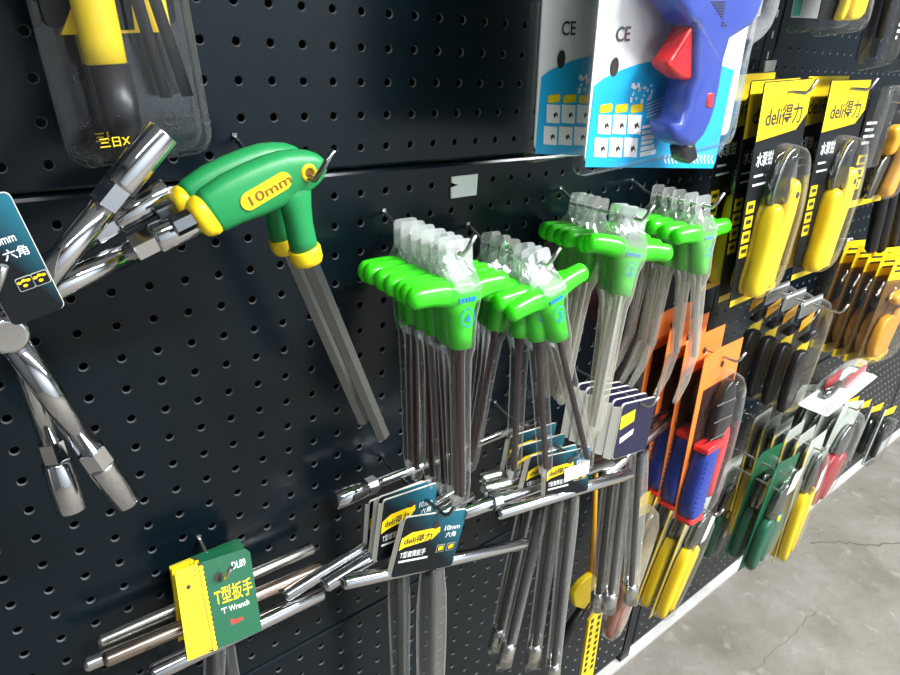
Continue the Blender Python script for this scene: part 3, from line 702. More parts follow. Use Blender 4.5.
# ---- orange plier packs with blue and red grips
def orange_pack(F, w, h, label):
    t = thing('orange_pack', label, 'blister pack', F, 'orange plier packs')
    card = plate(t, [(0, -.012), (w*.35, -.004), (w, 0), (w, -.06), (w*.93, -h*.55), (w*.40, -h), (0, -h)], 0, .0009, 'orange', 'card')
    flat(card, [(w*.13, -h*.235), (w*.97, -h*.20), (w*.90, -h*.57), (w*.80, -h*.60), (w*.11, -h*.66)], -.0012, 'maroon', 'dark_print')
    def s(pts): return [(x*w, z*h) for x, z in pts]
    MB().tube([(w*.52, -.0009, -h*.115), (w*.52, -.0014, -h*.115)], .0045, 12).build('hang_hole', M['ink'], card)
    MB().prism(smooth_poly(s([(.36, -.30), (.52, -.20), (.70, -.20), (.80, -.32), (.80, -.52), (.56, -.55), (.34, -.52)]), 1), -.018, -.004, .004).build('jaws', M['black'], t)
    for k in range(3):
        z = -h*(.30+k*.10); MB().box((w*.24, -.0190, z-.0020), (w*.74, -.0175, z)).build('jaw_edge', M['chrome'], t)
    lg = s([(.16, -.555), (.50, -.545), (.52, -.60), (.44, -.78), (.40, -1.0), (.05, -.99), (.02, -.86), (.10, -.70)])
    for pl in ([(.13, -.540), (.53, -.530), (.54, -.562), (.12, -.575)], [(.03, -.975), (.42, -.985), (.40, -1.012), (.05, -1.004)]):
        MB().prism(s(pl), -.0245, -.002, .002).build('red_band', M['red'], t)
    gpiece = MB().prism(smooth_poly(lg, 1), -.0235, -.001, .006).build('blue_grip', M['plierblue'], t)
    for k in range(12):
        z = -h*(.62+k*.029); x0 = w*(.17-.011*k); x1 = w*(.44-.009*k)
        MB().box((x0, -.0248, z-.0022), (x1, -.0225, z)).build('grip_rib', M['plierblue'], gpiece)
    MB().prism(smooth_poly(s([(.60, -.50), (.78, -.46), (.84, -.56), (.76, -.76), (.70, -.92), (.56, -.91), (.56, -.74), (.62, -.60)]), 1), -.020, -.002, .006).build('red_grip', M['red'], t)
    bubble(t, smooth_poly(s([(.30, -.30), (.52, -.16), (.82, -.16), (.92, -.34), (.90, -.60), (.78, -.94), (.50, -1.02), (.0, -1.01), (.0, -.85), (.14, -.56)]), 1), -.001, .026, 'clear', 'blister')
    return t
FO, ow, oh = frame((706, 350), (743, 337), (690, 508), .112, .128)
for i, (dy, n) in enumerate(((0, 'front'), (.026, 'second'), (.050, 'third'), (.074, 'back'))):
    orange_pack(shift(FO, -.004*i, dy, .010*i), ow, oh, 'orange carded pliers with blue and red grips, %s of four' % n)
hook(FO.translation.x + ow*.5, FO.translation.z - .020, .132, 'wire hook through the orange plier packs', dip=0)
# ---- black and yellow hole-saw style packs
def black_pack(F, w, h, label):
    t = thing('bit_set_pack', label, 'blister pack', F, 'black and yellow packs')
    def s(pts): return [(x*w, z*h) for x, z in pts]
    card = plate(t, s([(.42, -.42), (1.0, -.40), (.96, -.62), (.82, -.84), (.70, -1.0), (.30, -1.0)]), 0, .0009, 'yellowcard', 'card')
    MB().prism(smooth_poly(s([(.02, -.42), (.66, -.44), (.68, -.56), (.56, -.62), (.58, -.80), (.46, -.86), (.42, -.97), (.04, -.97)]), 1), -.016, -.002, .004).build('tool_case', M['black'], t)
    flat(t, s([(.18, -.17), (.74, -.13), (.72, -.22), (.16, -.27)]), -.0018, 'amber', 'price_label')
    MB().tube([(w*.5, -.005, -h*.30), (w*.5, -.014, -h*.33)], [.016, .012], 14).build('knob', M['black'], t)
    plate(t, rr(0, -.028, w, 0, .005), .0005, .0008, 'film', 'hang_tab')
    flat(t, s([(.05, -.015), (.95, -.015), (.95, -.035), (.05, -.035)]), -.0012, 'whiteink', 'tab_edge')
    bubble(t, smooth_poly(s([(.0, -.01), (1.0, -.01), (1.02, -.40), (.84, -.86), (.68, -1.02), (.0, -1.01)]), 1), -.001, .022, 'smoky', 'blister')
    return t
FB, bw, bh = frame((803, 302), (824, 293), (770, 414), .112, .112)
for i, (dy, n) in enumerate(((0, 'front'), (.024, 'second'), (.048, 'third'), (.072, 'back'))):
    black_pack(shift(FB, -.006*i, dy, .004*i), bw, bh, 'black tool on yellow card in clear blister, %s of its hook' % n)
hook(FB.translation.x + bw*.6, FB.translation.z - .012, .150, 'long wire hook above the black and yellow packs', dip=0)
# ---- amber knives in clear packs with yellow headers
def knife_pack(F, w, h, label):
    t = thing('knife_pack', label, 'blister pack', F, 'amber knife packs')
    def s(pts): return [(x*w, z*h) for x, z in pts]
    hd = plate(t, s([(0, 0), (1, .02), (1, -.20), (0, -.20)]), 0, .0009, 'yellowcard', 'header_card')
    lines(hd, w*.1, -h*.06, [w*.6, w*.4], h*.02, h*.05, -.0012, 'ink')
    plate(t, s([(0, -.20), (1, -.20), (1, -1), (0, -1)]), 0, .0006, 'ochre', 'back_card')
    MB().prism(smooth_poly(s([(.16, -.32), (.5, -.27), (.82, -.33), (.80, -.40), (.5, -.43), (.18, -.40)]), 2), -.020, -.002, .005).build('knife_cap', M['amber'], t)
    MB().prism(smooth_poly(s([(.10, -.55), (.42, -.50), (.60, -.62), (.46, -.92), (.10, -.90)]), 1), -.018, -.002, .005).build('handle', M['amber'], t)
    MB().prism(s([(.62, -.48), (.80, -.46), (.72, -.92), (.54, -.92)]), -.012, -.002, .002).build('second_handle', M['amber'], t)
    MB().prism(s([(.0, -.99), (.25, -1.03), (.5, -.98), (.75, -1.03), (1., -.97), (1., -.93), (0, -.93)]), -.003, 0).build('footer', M['yellowcard'], t)
    bubble(t, s([(.0, -.22), (.96, -.22), (.98, -.9), (.8, -.98), (.0, -.97)]), -.001, .021, 'smoky', 'blister')
    return t
FK, kw, kh = frame((896, 258), (925, 256), (866, 362), .112, .112)
for i, n in enumerate(('front', 'second', 'third', 'fourth', 'fifth')):
    knife_pack(shift(FK, -.004*i, .020*i, .003*i), kw, kh, 'amber knife pack with yellow header at the right edge, %s of five' % n)
hook(FK.translation.x + kw*.5, FK.translation.z - .012, .130, 'wire hook through the amber knife packs', dip=0)
# ---- generic two-handle packs near the floor
def lever_pack(F, w, h, name, label, group, cardm, gripm, headm, cardpoly=None, film='clear', dot=None, sticker=None, z_grip=-.52, edge=None):
    t = thing(name, label, 'blister pack', F, group)
    def s(pts): return [(x*w, z*h) for x, z in pts]
    plate(t, s(cardpoly or [(0, -.06), (.12, 0), (1, 0), (1, -.40), (.5, -1), (0, -1)]), 0, .0009, cardm, 'card')
    if edge: plate(t, s([(0, -.06), (.07, -.03), (.07, -1), (0, -1)]), -.0010, .0006, edge, 'edge_print')
    MB().prism(smooth_poly(s([(.12, z_grip), (.44, z_grip+.02), (.50, z_grip-.1), (.40, -.80), (.34, -.98), (.10, -.97), (.06, -.80)]), 1), -.019, -.002, .006).build('left_grip', M[gripm], t)
    MB().prism(smooth_poly(s([(.56, z_grip-.01), (.80, z_grip+.03), (.88, z_grip-.08), (.74, -.80), (.62, -.95), (.46, -.94), (.50, -.80)]), 1), -.019, -.002, .006).build('right_grip', M[gripm], t)
    MB().prism(smooth_poly(s([(.20, z_grip), (.30, z_grip+.20), (.50, z_grip+.30), (.72, z_grip+.28), (.82, z_grip+.12), (.74, z_grip), (.50, z_grip-.04)]), 1), -.014, -.003, .003).build('tool_head', M[headm], t)
    if dot:
        MB().tube([(w*.46, -.0185, h*(z_grip+.02)), (w*.46, -.0215, h*(z_grip+.02))], .006, 12).build('pivot_dot', M[dot], t)
    if sticker: plate(t, s(sticker), -.0215, .0004, 'white', 'price_sticker')
    bubble(t, smooth_poly(s([(.06, -.10), (.94, -.08), (1.0, -.40), (.86, -.70), (.66, -.99), (.04, -1.0), (.04, -.6)]), 1), -.001, .022, film, 'blister')
    return t
FGp, w_, h_ = frame((776, 465), (800, 452), (742, 568), .125, .125)
st = [(.42, -.08), (.72, -.05), (.64, -.24), (.34, -.26)]
lever_pack(FGp, w_, h_, 'green_plier_pack', 'dark green handled pliers with yellow dot, front pack near the floor', 'green plier packs', 'cardgreen', 'dkgreen', 'hexsteel', dot='yellow', sticker=st, edge='dkgreen')
lever_pack(shift(FGp, -.004, .030, .006), w_, h_, 'green_plier_pack', 'dark green handled plier pack behind the front green one near the floor', 'green plier packs', 'cardgreen', 'dkgreen', 'hexsteel', dot='yellow')
FY, w_, h_ = frame((809, 443), (827, 429), (790, 546), .125, .125)
for i, n in enumerate(('front', 'second', 'third', 'fourth', 'fifth', 'back')):
    lever_pack(shift(FY, -.005*i, .019*i, .002*i), w_, h_, 'yellow_plier_pack', 'yellow handled plier pack by the red ones near the floor, %s of six' % n, 'yellow plier packs', 'greycard', 'yellow', 'hexsteel', sticker=[(.62, -.26), (.86, -.22), (.78, -.40), (.56, -.42)] if i == 0 else None, edge='yellowcard', z_grip=-.42)
FR, w_, h_ = frame((845, 402), (864, 400), (834, 492), .125, .125)
for i, n in enumerate(('front', 'second', 'third', 'back')):
    lever_pack(shift(FR, -.006*i, .026*i, .002*i), w_, h_, 'red_plier_pack', 'dark red handled plier pack at the far right near the floor, %s of four' % n, 'red plier packs', 'greycard', 'darkred', 'hexsteel', z_grip=-.50)
FY2, w_, h_ = frame((694, 500), (712, 494), (674, 604), .112, .112)
for i, n in enumerate(('front', 'middle', 'back')):
    lever_pack(shift(FY2, -.004*i, .026*i, .004*i), w_, h_, 'yellow_cutter_pack', 'bright yellow handled cutter pack under the orange pliers, %s of three' % n, 'yellow cutter packs', 'greycard', 'yellow', 'hexsteel', sticker=[(.52, -.10), (.78, -.08), (.70, -.30), (.46, -.32)] if i == 0 else None, edge='yellowcard', z_grip=-.40)
FS, w_, h_ = frame((726, 462), (744, 452), (706, 552), .05, .05)
lever_pack(FS, w_, h_, 'small_green_pack', 'small green pliers with yellow dot in clear pack below the orange pliers', None, 'greycard', 'dkgreen', 'hexsteel', dot='yellow', cardpoly=[(0, -.04), (.2, 0), (1, 0), (1, -.3), (0, -.3)], z_grip=-.55)
FZ, w_, h_ = frame((640, 495), (656, 488), (612, 628), .09, .09)
lever_pack(FZ, w_, h_, 'salmon_handle_pack', 'salmon handled tool in dusty clear pack behind the hanging sleeves', None, 'yellowcard', 'pink', 'hexsteel', cardpoly=[(0, -.04), (.2, 0), (1, 0), (1, -.16), (0, -.16)], film='milky', z_grip=-.60)
for F_, dx, dz, n in ((FGp, .02, -.02, 'green plier packs'), (FY, .03, -.02, 'yellow plier packs near the floor'), (FR, .03, -.02, 'red plier packs'), (FY2, .02, -.02, 'yellow cutter packs'), (FS, .03, -.02, 'small green plier pack')):
    hook(F_.translation.x + dx, F_.translation.z + dz, .140, 'wire hook through the %s' % n, dip=0)
# ---- packs hanging into the picture from above at the right
def top_pack(F, w, h, label, kind):
    t = thing('hanging_pack', label, 'blister pack', F, 'packs hanging from above at the right')
    up = .12
    if kind == 0:
        c = plate(t, [(.006, -h+.016), (w*.62, -h+.012), (w*.62, up), (.006, up)], 0, .001, 'white', 'card')
        flat(c, [(.006, -h+.017), (w*.2, -h+.017), (w*.24, up), (.006, up)], -.0014, mat('mint_print', (.10, .55, .38), .4), 'green_print')
        MB().tube([(w*.40, -.001, -h*.25), (w*.40, -.006, -h*.25)], .013, 18).build('round_tool', M['dkgreen'], t)
    elif kind == 1:
        c = plate(t, [(.004, -h*.78), (w-.004, -h*.78), (w-.004, up), (.004, up)], 0, .001, 'blackcard', 'card')
        MB().prism(smooth_poly([(w*.50, -h*.80), (w*.60, -h*.6), (w*.66, up), (w*.96, up), (w*.94, -h*.5), (w*.90, -h*.80)], 1), -.016, -.002, .004).build('handle', M['yellow'], t)
        MB().prism(smooth_poly([(w*.36, -h*.78), (w*.46, -h*.5), (w*.52, up), (w*.62, up), (w*.56, -h*.55), (w*.47, -h*.80)], 1), -.012, -.002, .003).build('second_handle', M['yellow'], t)
    else:
        c = plate(t, [(.004, -h*.9), (w*.9, -h*.9), (w*.9, up), (.004, up)], .004, .001, 'blackcard', 'card')
        lines(c, w*.55, -h*.50, [w*.16, w*.12, w*.16, w*.08], h*.03, h*.06, -.0215, 'whiteink')
        MB().prism(smooth_poly([(w*.3, -h*.7), (w*.5, up), (w*.7, up), (w*.6, -h*.7)], 1), -.014, -.002, .004).build('tool_body', M['black'], t)
    bubble(t, rr(0, -h, w, up, .008), 0, .020, 'smoky' if kind != 1 else 'clear', 'blister')
    return t
F_, w_, h_ = frame((799, -40), (850, -40), (780, 35), .10); top_pack(F_, w_, h_, 'dark clear pack with mint and white card at the top edge', 0)
F_, w_, h_ = frame((828, -40), (866, -40), (809, 38), .13); top_pack(F_, w_, h_, 'bluish clear pack with yellow handles at the top edge', 1)
F_, w_, h_ = frame((882, -40), (906, -40), (855, 71), .12); top_pack(F_, w_, h_, 'dark clear pack with small white print at the top right', 2)
F_, w_, h_ = frame((915, -40), (945, -40), (887, 73), .13); top_pack(F_, w_, h_, 'clear pack at the very edge of the top right corner', 2)

# ------------------------------------------------------------------ T-bar wrenches with hang cards, bottom of the picture
def sleeve_world(mb, P0, P1, a, b, n=16, taper=.85, wob=0.0):
    rings = []; K = 9
    for k in range(K+1):
        u = k/K; p = P0.lerp(P1, u); aa = a*(1+.05*math.sin(u*9+a*900))*(1 if u > .12 else .75+2*u)*(1-(1-taper)*u); bb = b*(1 if u < .9 else 1-(u-.9)*6)
        rings.append([(p.x + aa*math.cos(2*math.pi*j/n), p.y + bb*math.sin(2*math.pi*j/n)*(1+.2*math.cos(6*math.pi*j/n)), p.z) for j in range(n)])
    mb.loft(rings, caps=False); return mb
def t_wrench(label, A, B, r=.0048, shaft=None, group='chrome T-bar wrenches', m='steel', socket=None, hw=.011, film='film', taper_end=False):
    a, b = W(*A), W(*B); c = a.lerp(b, .5); r *= 1.28
    t = thing('t_bar_wrench', label, 'wrench', Matrix.Translation(c), group)
    d = (b-a); L = d.length; d.normalize()
    mb = MB(); mb.tube([a, a+d*.0012, a+d*.003, b-d*.003, b-d*.0012, b], [r*.55, r*.85, r, r, r*.85, r*.55], 16)
    world_mesh(t, mb).build('cross_bar', M[m], t)
    if socket:
        s = MB(); s.tube([a-d*.001, a, a+d*.032, a+d*.035], [socket*.8, socket, socket, r*1.2], 20)
        s.tube([a+d*.034, a+d*.0345, a+d*.045, a+d*.046], [r*1.3, r*1.75, r*1.75, r*1.2], 6, smooth=False)
        world_mesh(t, s).build('socket', M['chrome'], t)
    if shaft:
        top, bot = W(*shaft[0]), W(*shaft[1])
        mb = MB(); mb.tube([top, bot.lerp(top, .04)], r*.60, 12); world_mesh(t, mb).build('shaft', M['black'], t)
        q = bot.lerp(top, .16); q2 = bot.lerp(top, .03)
        mb = MB(); mb.tube([q, q.lerp(q2, .15), q2], [r*.8, r*1.5, r*1.5], 16); world_mesh(t, mb).build('drive_socket', M['steel'], t)
        mb = MB(); sleeve_world(mb, top, bot, hw, .007); world_mesh(t, mb).build('sleeve', M[film], t)
    return t
G_T = 'chrome T-bar wrenches'
# -- group on the green and yellow cards
t_wrench('steel T-bar wrench at the back of the green and yellow cards', (97, 643, .018), (314, 547, .018), .0046)
t_wrench('steel T-bar wrench with its left end lowest behind the yellow cards', (83, 666, .028), (300, 578, .028), .0046)
t_wrench('rusty toned T-bar wrench beside the lowest left bar end', (103, 661, .040), (322, 567, .040), .0048, shaft=((222, 632, .04), (240, 745, .04)), hw=.010, m='warmsteel')
t_wrench('bright T-bar wrench running across under the front green card', (149, 675, .058), (323, 592, .052), .0058, shaft=((215, 640, .056), (212, 750, .056)), m='chrome', hw=.010)
def dl_card(F, w, h, label):
    t = thing('hang_card', label, 'card', F, 'green and yellow hang cards')
    c = plate(t, [(0, 0), (w*.94, 0), (w, -h*.06), (w, -h), (0, -h)], 0, .0006, 'cardgreen', 'card')
    plate(c, [(.0, .0), (w*.27, .0), (w*.30, -h), (0, -h)], -.0006, .0003, 'yellowcard', 'yellow_panel')
    hexes = MB()
    for r_ in range(17):
        for k in range(2):
            x = w*(.265+.03*(r_/17)) + k*w*.062; z = -h*(.03+r_*.0575) - (h*.028 if k else 0)
            hexes.add([(x+.0021*math.cos(math.pi/3*j), -.0011, z+.0023*math.sin(math.pi/3*j)) for j in range(6)], [list(range(6))])
    plate(c, [(w*.235, -.0005), (w*.36, -.0005), (w*.395, -h+.0005), (w*.27, -h+.0005)], -.0006, .0004, 'ink', 'honeycomb_ground')
    hexes.build('honeycomb_dots', M['yellowcard'], c)
    MB().tube([(w*.53, .0004, -h*.22), (w*.53, -.0010, -h*.22)], .0040, 14).build('hang_hole', M['ink'], c)
    MB().tube([(w*.14, .0004, -h*.22), (w*.14, -.0012, -h*.22)], .0018, 10).build('hang_hole', M['ink'], c)
    text('DL89', w*.72, -h*.19, .0085, -.0008, M['whiteink'], c, width=w*.19)
    text('T型扳手', w*.44, -h*.52, .0148, -.0008, M['yellowcard'], c, width=w*.52)
    text("'T' Wrench", w*.50, -h*.645, .0066, -.0008, M['whiteink'], c, width=w*.38)
    text('8mm', w*.60, -h*.80, .0070, -.0008, M['red'], c, width=w*.17)
    return t
F_, w_, h_ = frame((174, 571), (249, 547), (202, 655), .038, .072)
dl_card(F_, w_, h_, 'green and yellow hang card reading T wrench, front of three')
hook(F_.translation.x + w_*.53, F_.translation.z - .018, .050, 'wire hook through the green and yellow hang cards', dip=0)
F2, w2, h2 = frame((171, 566), (243, 540), (178, 641), .026, .034); dl_card(F2, w2, h2, 'green and yellow hang card in the middle of three')
F2, w2, h2 = frame((169, 566), (240, 537), (168, 628), .015, .016); dl_card(F2, w2, h2, 'green and yellow hang card at the back of three')
# -- black and teal cards
def deli_card(F, w, h, label, group='black and teal hang cards', sticker=False, front=True):
    t = thing('hang_card', label, 'card', F, group)
    c = plate(t, rr(0, -h, w, 0, .003), .0006, .0016, 'paper', 'card')
    plate(c, rr(.0004, -h+.0004, w, -.0004, .003), -.0011, .0003, 'teal', 'printed_face')
    flag = [(w*.02, -h*.34), (w*.16, -h*.26), (w*.60, -h*.24), (w*.62, -h*.32), (w*.52, -h*.43), (w*.10, -h*.50), (w*.02, -h*.54)]
    flat(c, flag, -.0017, 'yellowcard', 'yellow_flag')
    text('deli得力', w*.07, -h*.445, h*.135, -.0020, M['ink'], c, width=w*.43, rot=.06)
    text('T型套筒扳手', w*.06, -h*.67, h*.115, -.0017, M['whiteink'], c, width=w*.40)
    lines(c, w*.06, -h*.72, [w*.46], h*.035, .01, -.0017, 'whiteink')
    text('10mm', w*.67, -h*.32, h*.125, -.0017, M['whiteink'], c, width=w*.25)
    text('六角', w*.73, -h*.44, h*.10, -.0017, M['whiteink'], c)
    for k in range(2):
        x = w*(.64+k*.17); z = -h*.56
        flat(c, [(x, z), (x+w*.13, z), (x+w*.13, z-h*.13), (x, z-h*.13)], -.0016, 'greycard', 'badge')
        flat(c, [(x+.0006, z-.0006), (x+w*.13-.0006, z-.0006), (x+w*.13-.0006, z-h*.13+.0006), (x+.0006, z-h*.13+.0006)], -.0018, 'blackcard', 'badge_ground')
        flat(c, [(x+w*.025, z-h*.03), (x+w*.105, z-h*.02), (x+w*.10, z-h*.09), (x+w*.03, z-h*.10)], -.0020, 'yellowcard', 'badge_mark')
    MB().add([(0, 0, -.004), (-.0015, .0035, -.006), (-.0015, .0035, -h), (0, 0, -h), (0, .0008, -.004), (-.001, .0043, -.006), (-.001, .0043, -h), (0, .0008, -h)], [(0, 1, 2, 3), (4, 5, 6, 7), (0, 1, 5, 4), (2, 3, 7, 6), (1, 2, 6, 5), (0, 3, 7, 4)]).build('folded_flap', M['paper'], c)
    if front:
        MB().tube([(w*.53, -.0010, -h*.20), (w*.53, -.0022, -h*.20)], .0036, 12).build('hang_hole', M['ink'], c)
    if sticker: plate(c, [(w*.40, -h*.36), (w*.98, -h*.30), (w*.98, -h*.58), (w*.42, -h*.66)], -.0022, .0003, 'white', 'barcode_sticker')
    return t
t_wrench('bright T-bar wrench through the front black and teal card', (342, 583, .078), (526, 543, .100), .0052, shaft=((432, 568, .092), (430, 790, .098)), m='chrome', hw=.0195)
t_wrench('T-bar wrench behind the front black card, ends near its left bar', (324, 587, .062), (473, 494, .062), .0050, shaft=((398, 548, .066), (402, 760, .07)), m='chrome', hw=.013)
t_wrench('T-bar wrench reaching furthest left behind the black and teal cards', (284, 597, .050), (464, 485, .050), .0046, m='chrome')
t_wrench('socket ended T-bar wrench behind the black cards, socket pointing left', (335, 500, .030), (540, 418, .030), .0040, m='chrome', socket=.0095)
F_, w_, h_ = frame((405, 517), (467, 508), (407, 574), .090, .092, .098)
deli_card(F_, w_, h_, 'black and teal hang card marked 10mm, front of the left hook', sticker=False)
hook(F_.translation.x + w_*.5, F_.translation.z - .006, .104, 'dark wire hook through the black and teal cards', dip=0, mat_='hexsteel', tip=.010)
for i, (q, n) in enumerate((((383, 500), (437, 482), (390, 556)), 'second'), ) if False else enumerate(((((383, 500), (437, 482), (390, 556)), 'second'), (((378, 497), (431, 479), (382, 550)), 'third'), (((369, 501), (424, 480), (373, 549)), 'back'))):
    F2, w2, h2 = frame(*q, .074-.011*i); deli_card(F2, w2, h2, 'black and teal hang card, %s of four on the left hook' % n)
# -- middle hook
t_wrench('bright T-bar wrench through the front card with a white sticker', (497, 514, .112), (631, 473, .135), .0050, shaft=((572, 492, .122), (551, 690, .125)), m='chrome', hw=.0135)
t_wrench('socket ended T-bar wrench left of the sticker card', (463, 512, .095), (612, 462, .108), .0050, shaft=((556, 494, .108), (532, 668, .110)), m='chrome', socket=.0075, hw=.013)
t_wrench('steel T-bar wrench third on the middle hook', (482, 489, .080), (633, 453, .102), .0050, shaft=((545, 490, .095), (503, 668, .100)), hw=.0135)
t_wrench('steel T-bar wrench at the back of the middle hook', (480, 479, .068), (625, 440, .085), .0046, shaft=((530, 488, .075), (494, 652, .080)), hw=.0115)
F_, w_, h_ = frame((546, 456), (590, 446), (550, 500), .112, .122, .124)
deli_card(F_, w_, h_, 'black hang card with white barcode sticker, front of the middle hook', sticker=True)
for i, (q, n) in enumerate(((((530, 456), (576, 444), (534, 496)), 'second'), (((519, 446), (565, 433), (523, 486)), 'third'), (((510, 436), (556, 422), (512, 474)), 'back'))):
    F2, w2, h2 = frame(*q, .100-.014*i); deli_card(F2, w2, h2, 'black hang card behind the sticker card, %s of four' % n)
hook(W(565, 452, .11).x, W(565, 452, .11).z, .122, 'wire hook through the cards behind the sticker', dip=0)
# -- right hook
t_wrench('T-bar wrench in front of the purple card row', (604, 476, .112), (676, 414, .080), .0050, shaft=((640, 452, .115), (630, 605, .118)), hw=.019)
t_wrench('T-bar wrench behind the purple card row', (592, 464, .095), (673, 404, .062), .0050, shaft=((626, 462, .105), (608, 614, .11)), hw=.019)
t_wrench('T-bar wrench at the back of the purple card row', (580, 462, .075), (664, 402, .045), .0050, shaft=((612, 470, .09), (596, 612, .095)), hw=.016)
def purple_card(F, w, h, label):
    t = thing('hang_card', label, 'card', F, 'purple hang cards')
    c = plate(t, rr(0, -h, w, 0, .006), .001, .0022, 'paper', 'card')
    plate(c, rr(.0006, -h+.0006, w, -.0006, .006), -.0013, .0003, 'purple', 'printed_face')
    flat(c, [(w*.02, -h*.22), (w*.40, -h*.14), (w*.42, -h*.36), (w*.04, -h*.46)], -.0019, 'yellowcard', 'yellow_flag')
    flat(c, [(w*.10, -h*.62), (w*.46, -h*.50), (w*.46, -h*.60), (w*.12, -h*.72)], -.0019, 'whiteink', 'white_panel')
    MB().add([(0, 0, -.004), (-.0035, .0085, -.006), (-.0035, .0085, -h), (0, 0, -h), (0, .0008, -.004), (-.003, .0093, -.006), (-.003, .0093, -h), (0, .0008, -h)], [(0, 1, 2, 3), (4, 5, 6, 7), (0, 1, 5, 4), (2, 3, 7, 6), (1, 2, 6, 5), (0, 3, 7, 4)]).build('folded_flap', M['paper'], c)
    return t
F_, w_, h_ = frame((622, 404), (656, 396), (632, 453), .112, .118)
for i, n in enumerate(('front', 'second', 'third', 'fourth', 'fifth', 'back')):
    purple_card(shift(F_, -.003*i, .0105*i, .0012*i), w_, h_, 'purple hang card with pale edge, %s of six on the right hook' % n)
hook(F_.translation.x + w_*.5, F_.translation.z - .008, .125, 'wire hook through the purple hang cards', dip=0)
# -- card on the three-arm socket wrenches at the far left
F_, w_, h_ = frame((-54, 208), (8, 190), (4, 330), .121, .119, .121)
t = thing('hang_card', 'dark teal hang card over the three-arm wrenches at the left edge', 'card', F_, 'black and teal hang cards')
c = plate(t, rr(0, -h_, w_, 0, .003), .0004, .0010, 'paper', 'card')
plate(c, rr(.0002, -h_+.0002, w_-.0004, -.0002, .003), -.0008, .0003, 'teal', 'printed_face')
text('10mm', w_*.34, -h_*.36, .0062, -.0014, M['whiteink'], c, width=w_*.38)
text('六角', w_*.42, -h_*.48, .0056, -.0014, M['whiteink'], c)
for k in range(2):
    x = w_*(.40+k*.28); z = -h_*.64
    b_ = flat(c, rr(x, z-.0070, x+.0072, z, .001), -.0012, 'greycard', 'badge')
    flat(c, rr(x+.0004, z-.0066, x+.0068, z-.0004, .0008), -.0014, 'blackcard', 'badge_ground')
    for bx, bz in ((.0014, -.0024), (.0034, -.0018), (.0052, -.0022), (.0032, -.0044)):
        flat(c, [(x+bx+.0011*math.cos(q), z+bz+.0008*math.sin(q)) for q in [k_*math.pi/4 for k_ in range(8)]], -.0016, 'yellowcard', 'badge_mark')
hook(-.252, 1.012, .125, 'wire hook behind the dark teal card at the left edge', dip=0)
# ------------------------------------------------------------------ odds and ends low on the board
# horizontal white card resting out from the board
def zpt(px, py, z):
    v = CR*((px-450)/FPX) + CD*((py-337.5)/FPX) + CF; return CP + v*((z-CP.z)/v.z)
zc = W(822, 420, .17).z
a, b, c_ = zpt(797, 405, zc), zpt(850, 367, zc), zpt(822, 421, zc)
ex = (b-a); w_ = ex.length; ex.normalize(); dn = a-c_; ez = dn-ex*dn.dot(ex); h_ = ez.length; ez.normalize(); ey = ez.cross(ex)
F_ = Matrix(((ex.x, ey.x, ez.x, a.x), (ex.y, ey.y, ez.y, a.y), (ex.z, ey.z, ez.z, a.z), (0, 0, 0, 1)))
t = thing('white_card_pack', 'white card pack lying level with a red tool under clear plastic', 'blister pack', F_)
plate(t, rr(0, -h_, w_, 0, .006), 0, .0012, 'white', 'card')
s = lambda pts: [(x*w_, z*h_) for x, z in pts]
MB().prism(smooth_poly(s([(.52, -.58), (.60, -.50), (.92, -.50), (.96, -.60), (.90, -.66), (.58, -.68)]), 1), -.020, -.002, .006).build('red_grip', M['darkred'], t)
MB().prism(smooth_poly(s([(.34, -.16), (.44, -.08), (.66, -.10), (.70, -.18), (.60, -.26), (.40, -.28)]), 1), -.022, -.002, .006).build('dark_grip', M['darkred'], t)
MB().prism(smooth_poly(s([(.22, -.30), (.48, -.28), (.56, -.44), (.44, -.58), (.24, -.60)]), 1), -.016, -.002, .005).build('tool_head', M['hexsteel'], t)
lines(t, w_*.04, -h_*.70, [w_*.2, w_*.26, w_*.16], h_*.03, h_*.08, -.0016, 'ink')
bubble(t, smooth_poly(s([(.16, -.10), (.50, -.04), (.98, -.06), (1.0, -.70), (.50, -.74), (.18, -.66)]), 1), -.001, .026, 'film', 'blister')
# yellow slotted strip
F_, w_, h_ = frame((588, 614), (602, 603), (578, 690), .050, .050)
t = thing('slotted_strip', 'yellow strip with two rows of black slots at the bottom edge', 'strip', F_)
plate(t, [(0, -.012), (w_*.5, 0), (w_, -.010), (w_, -h_), (0, -h_)], 0, .004, 'yellow', 'strip_body')
for k in range(9):
    for x in (.16, .66):
        MB().box((w_*x, -.0046, -.022-k*.0145-(.004 if x > .5 else 0)), (w_*(x+.18), -.0038, -.014-k*.0145-(.004 if x > .5 else 0))).build('slot', M['ink'], t)
# yellow scraper
a = W(584, 590, .055)
t = thing('paint_scraper', 'yellow bladed scraper between the hanging sleeves low on the board', 'scraper', Matrix.Translation(a))
q = [W(570+x/7.5, 540+y/7.5, .055) for x, y in ((10, 385), (70, 310), (150, 245), (185, 270), (185, 420), (110, 515), (20, 485))]
world_mesh(t, MB().prism([(p.x, p.z) for p in q], -.060, -.050, .002)).build('blade_guard', M['yellow'], t)
mb = MB(); mb.tube([W(592, 575, .055), W(594, 520, .05), W(596, 470, .05)], [.005, .004, .003], 8); world_mesh(t, mb).build('stem', M['amber'], t)
mb = MB(); mb.tube([W(588, 600, .055), W(572, 625, .055), W(560, 645, .055)], [.006, .009, .009], 10); world_mesh(t, mb).build('handle', M['black'], t)
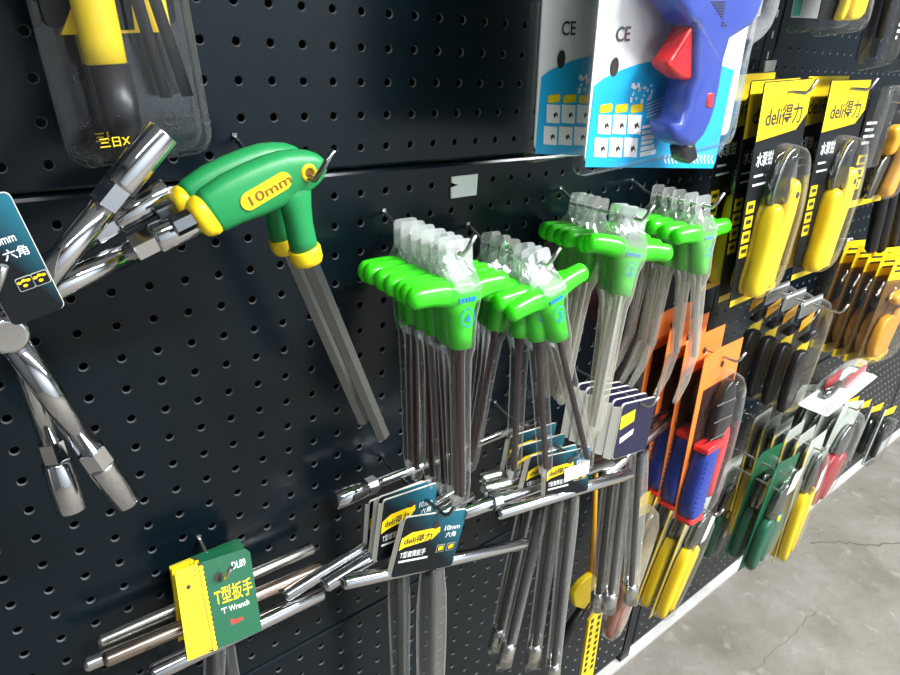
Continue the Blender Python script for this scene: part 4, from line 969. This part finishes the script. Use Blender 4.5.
# tools with black handles and yellow collars at the right edge
for i, (x, n) in enumerate(((884, 'left'), (893, 'middle'), (903, 'right'))):
    p0 = W(x+4, 172, .10-.02*i); p1 = W(x-14, 252, .10-.02*i)
    t = thing('black_handled_tool', 'black handled tool with yellow collar beside the amber cutter, %s of three' % n, 'tool', Matrix.Translation(p0), 'black handled tools')
    world_mesh(t, MB().tube([p0, p0.lerp(p1, .04), p0.lerp(p1, .5), p0.lerp(p1, .96), p1], [.007, .009, .0105, .0095, .005], 14)).build('handle', M['black'], t)
    up = (p0-p1).normalized()
    world_mesh(t, MB().tube([p0-up*.001, p0+up*.009], .0098, 14)).build('collar', M['yellow'], t)
    world_mesh(t, MB().tube([p0+up*.008, p0+up*.10], [.004, .003], 10)).build('blade', M['steel'], t)
    fr, fw, fh = frame((x-2, 85), (x+12, 85), (x-10, 165), .115-.02*i)
    inv = t.matrix_world.inverted()
    mb = MB(); mb.prism(rr(0, -fh, fw, 0, .006), -.010, .0, .004); mb.v = [inv @ (fr @ v) for v in mb.v]; mb.build('blister', M['smoky'], t)
# slim packs far right above the floor
FX, w_, h_ = frame((884, 410), (897, 404), (872, 458), .10)
for i, n in enumerate(('front', 'second', 'third', 'back')):
    t = thing('slim_pack', 'slim dark pack with yellow header at the far right edge, %s of four' % n, 'blister pack', shift(FX, -.01*i, .025*i, 0), 'slim packs at the right edge')
    plate(t, rr(0, -h_, w_, 0, .004), 0, .001, 'blackcard', 'card')
    flat(t, [(.002, -.002), (w_-.002, -.002), (w_-.002, -h_*.16), (.002, -h_*.12)], -.0014, 'yellowcard', 'yellow_header')
    plate(t, [(0, 0), (w_*.14, 0), (w_*.14, -h_), (0, -h_)], -.0012, .001, 'greycard', 'pale_edge')
    MB().prism([(w_*.4, -h_*.3), (w_*.6, -h_*.3), (w_*.55, -h_*.9), (w_*.42, -h_*.9)], -.012, -.001, .003).build('tool', M['black'], t)
    bubble(t, [(0, -h_*.2), (w_, -h_*.2), (w_, -h_), (0, -h_)], -.001, .016, 'smoky', 'blister')
# two blank shelf tags on the far board
quad_plate([(848, 239), (853, 238), (852, 249), (844, 250)], .0022, .0018, M['white'], 'price_tag', 'tiny white price tag on the board above the amber knife packs', 'tag')
quad_plate([(766, 61), (777, 60), (774, 72), (764, 73)], .014, .002, M['greycard'], 'price_tag', 'pale tag holder on the upright above the plier packs', 'tag')
quad_plate([(753, 0), (764, -3), (760, 16), (749, 17)], .014, .002, M['paper'], 'price_tag', 'printed tag beside the glue gun pack at the top', 'tag')
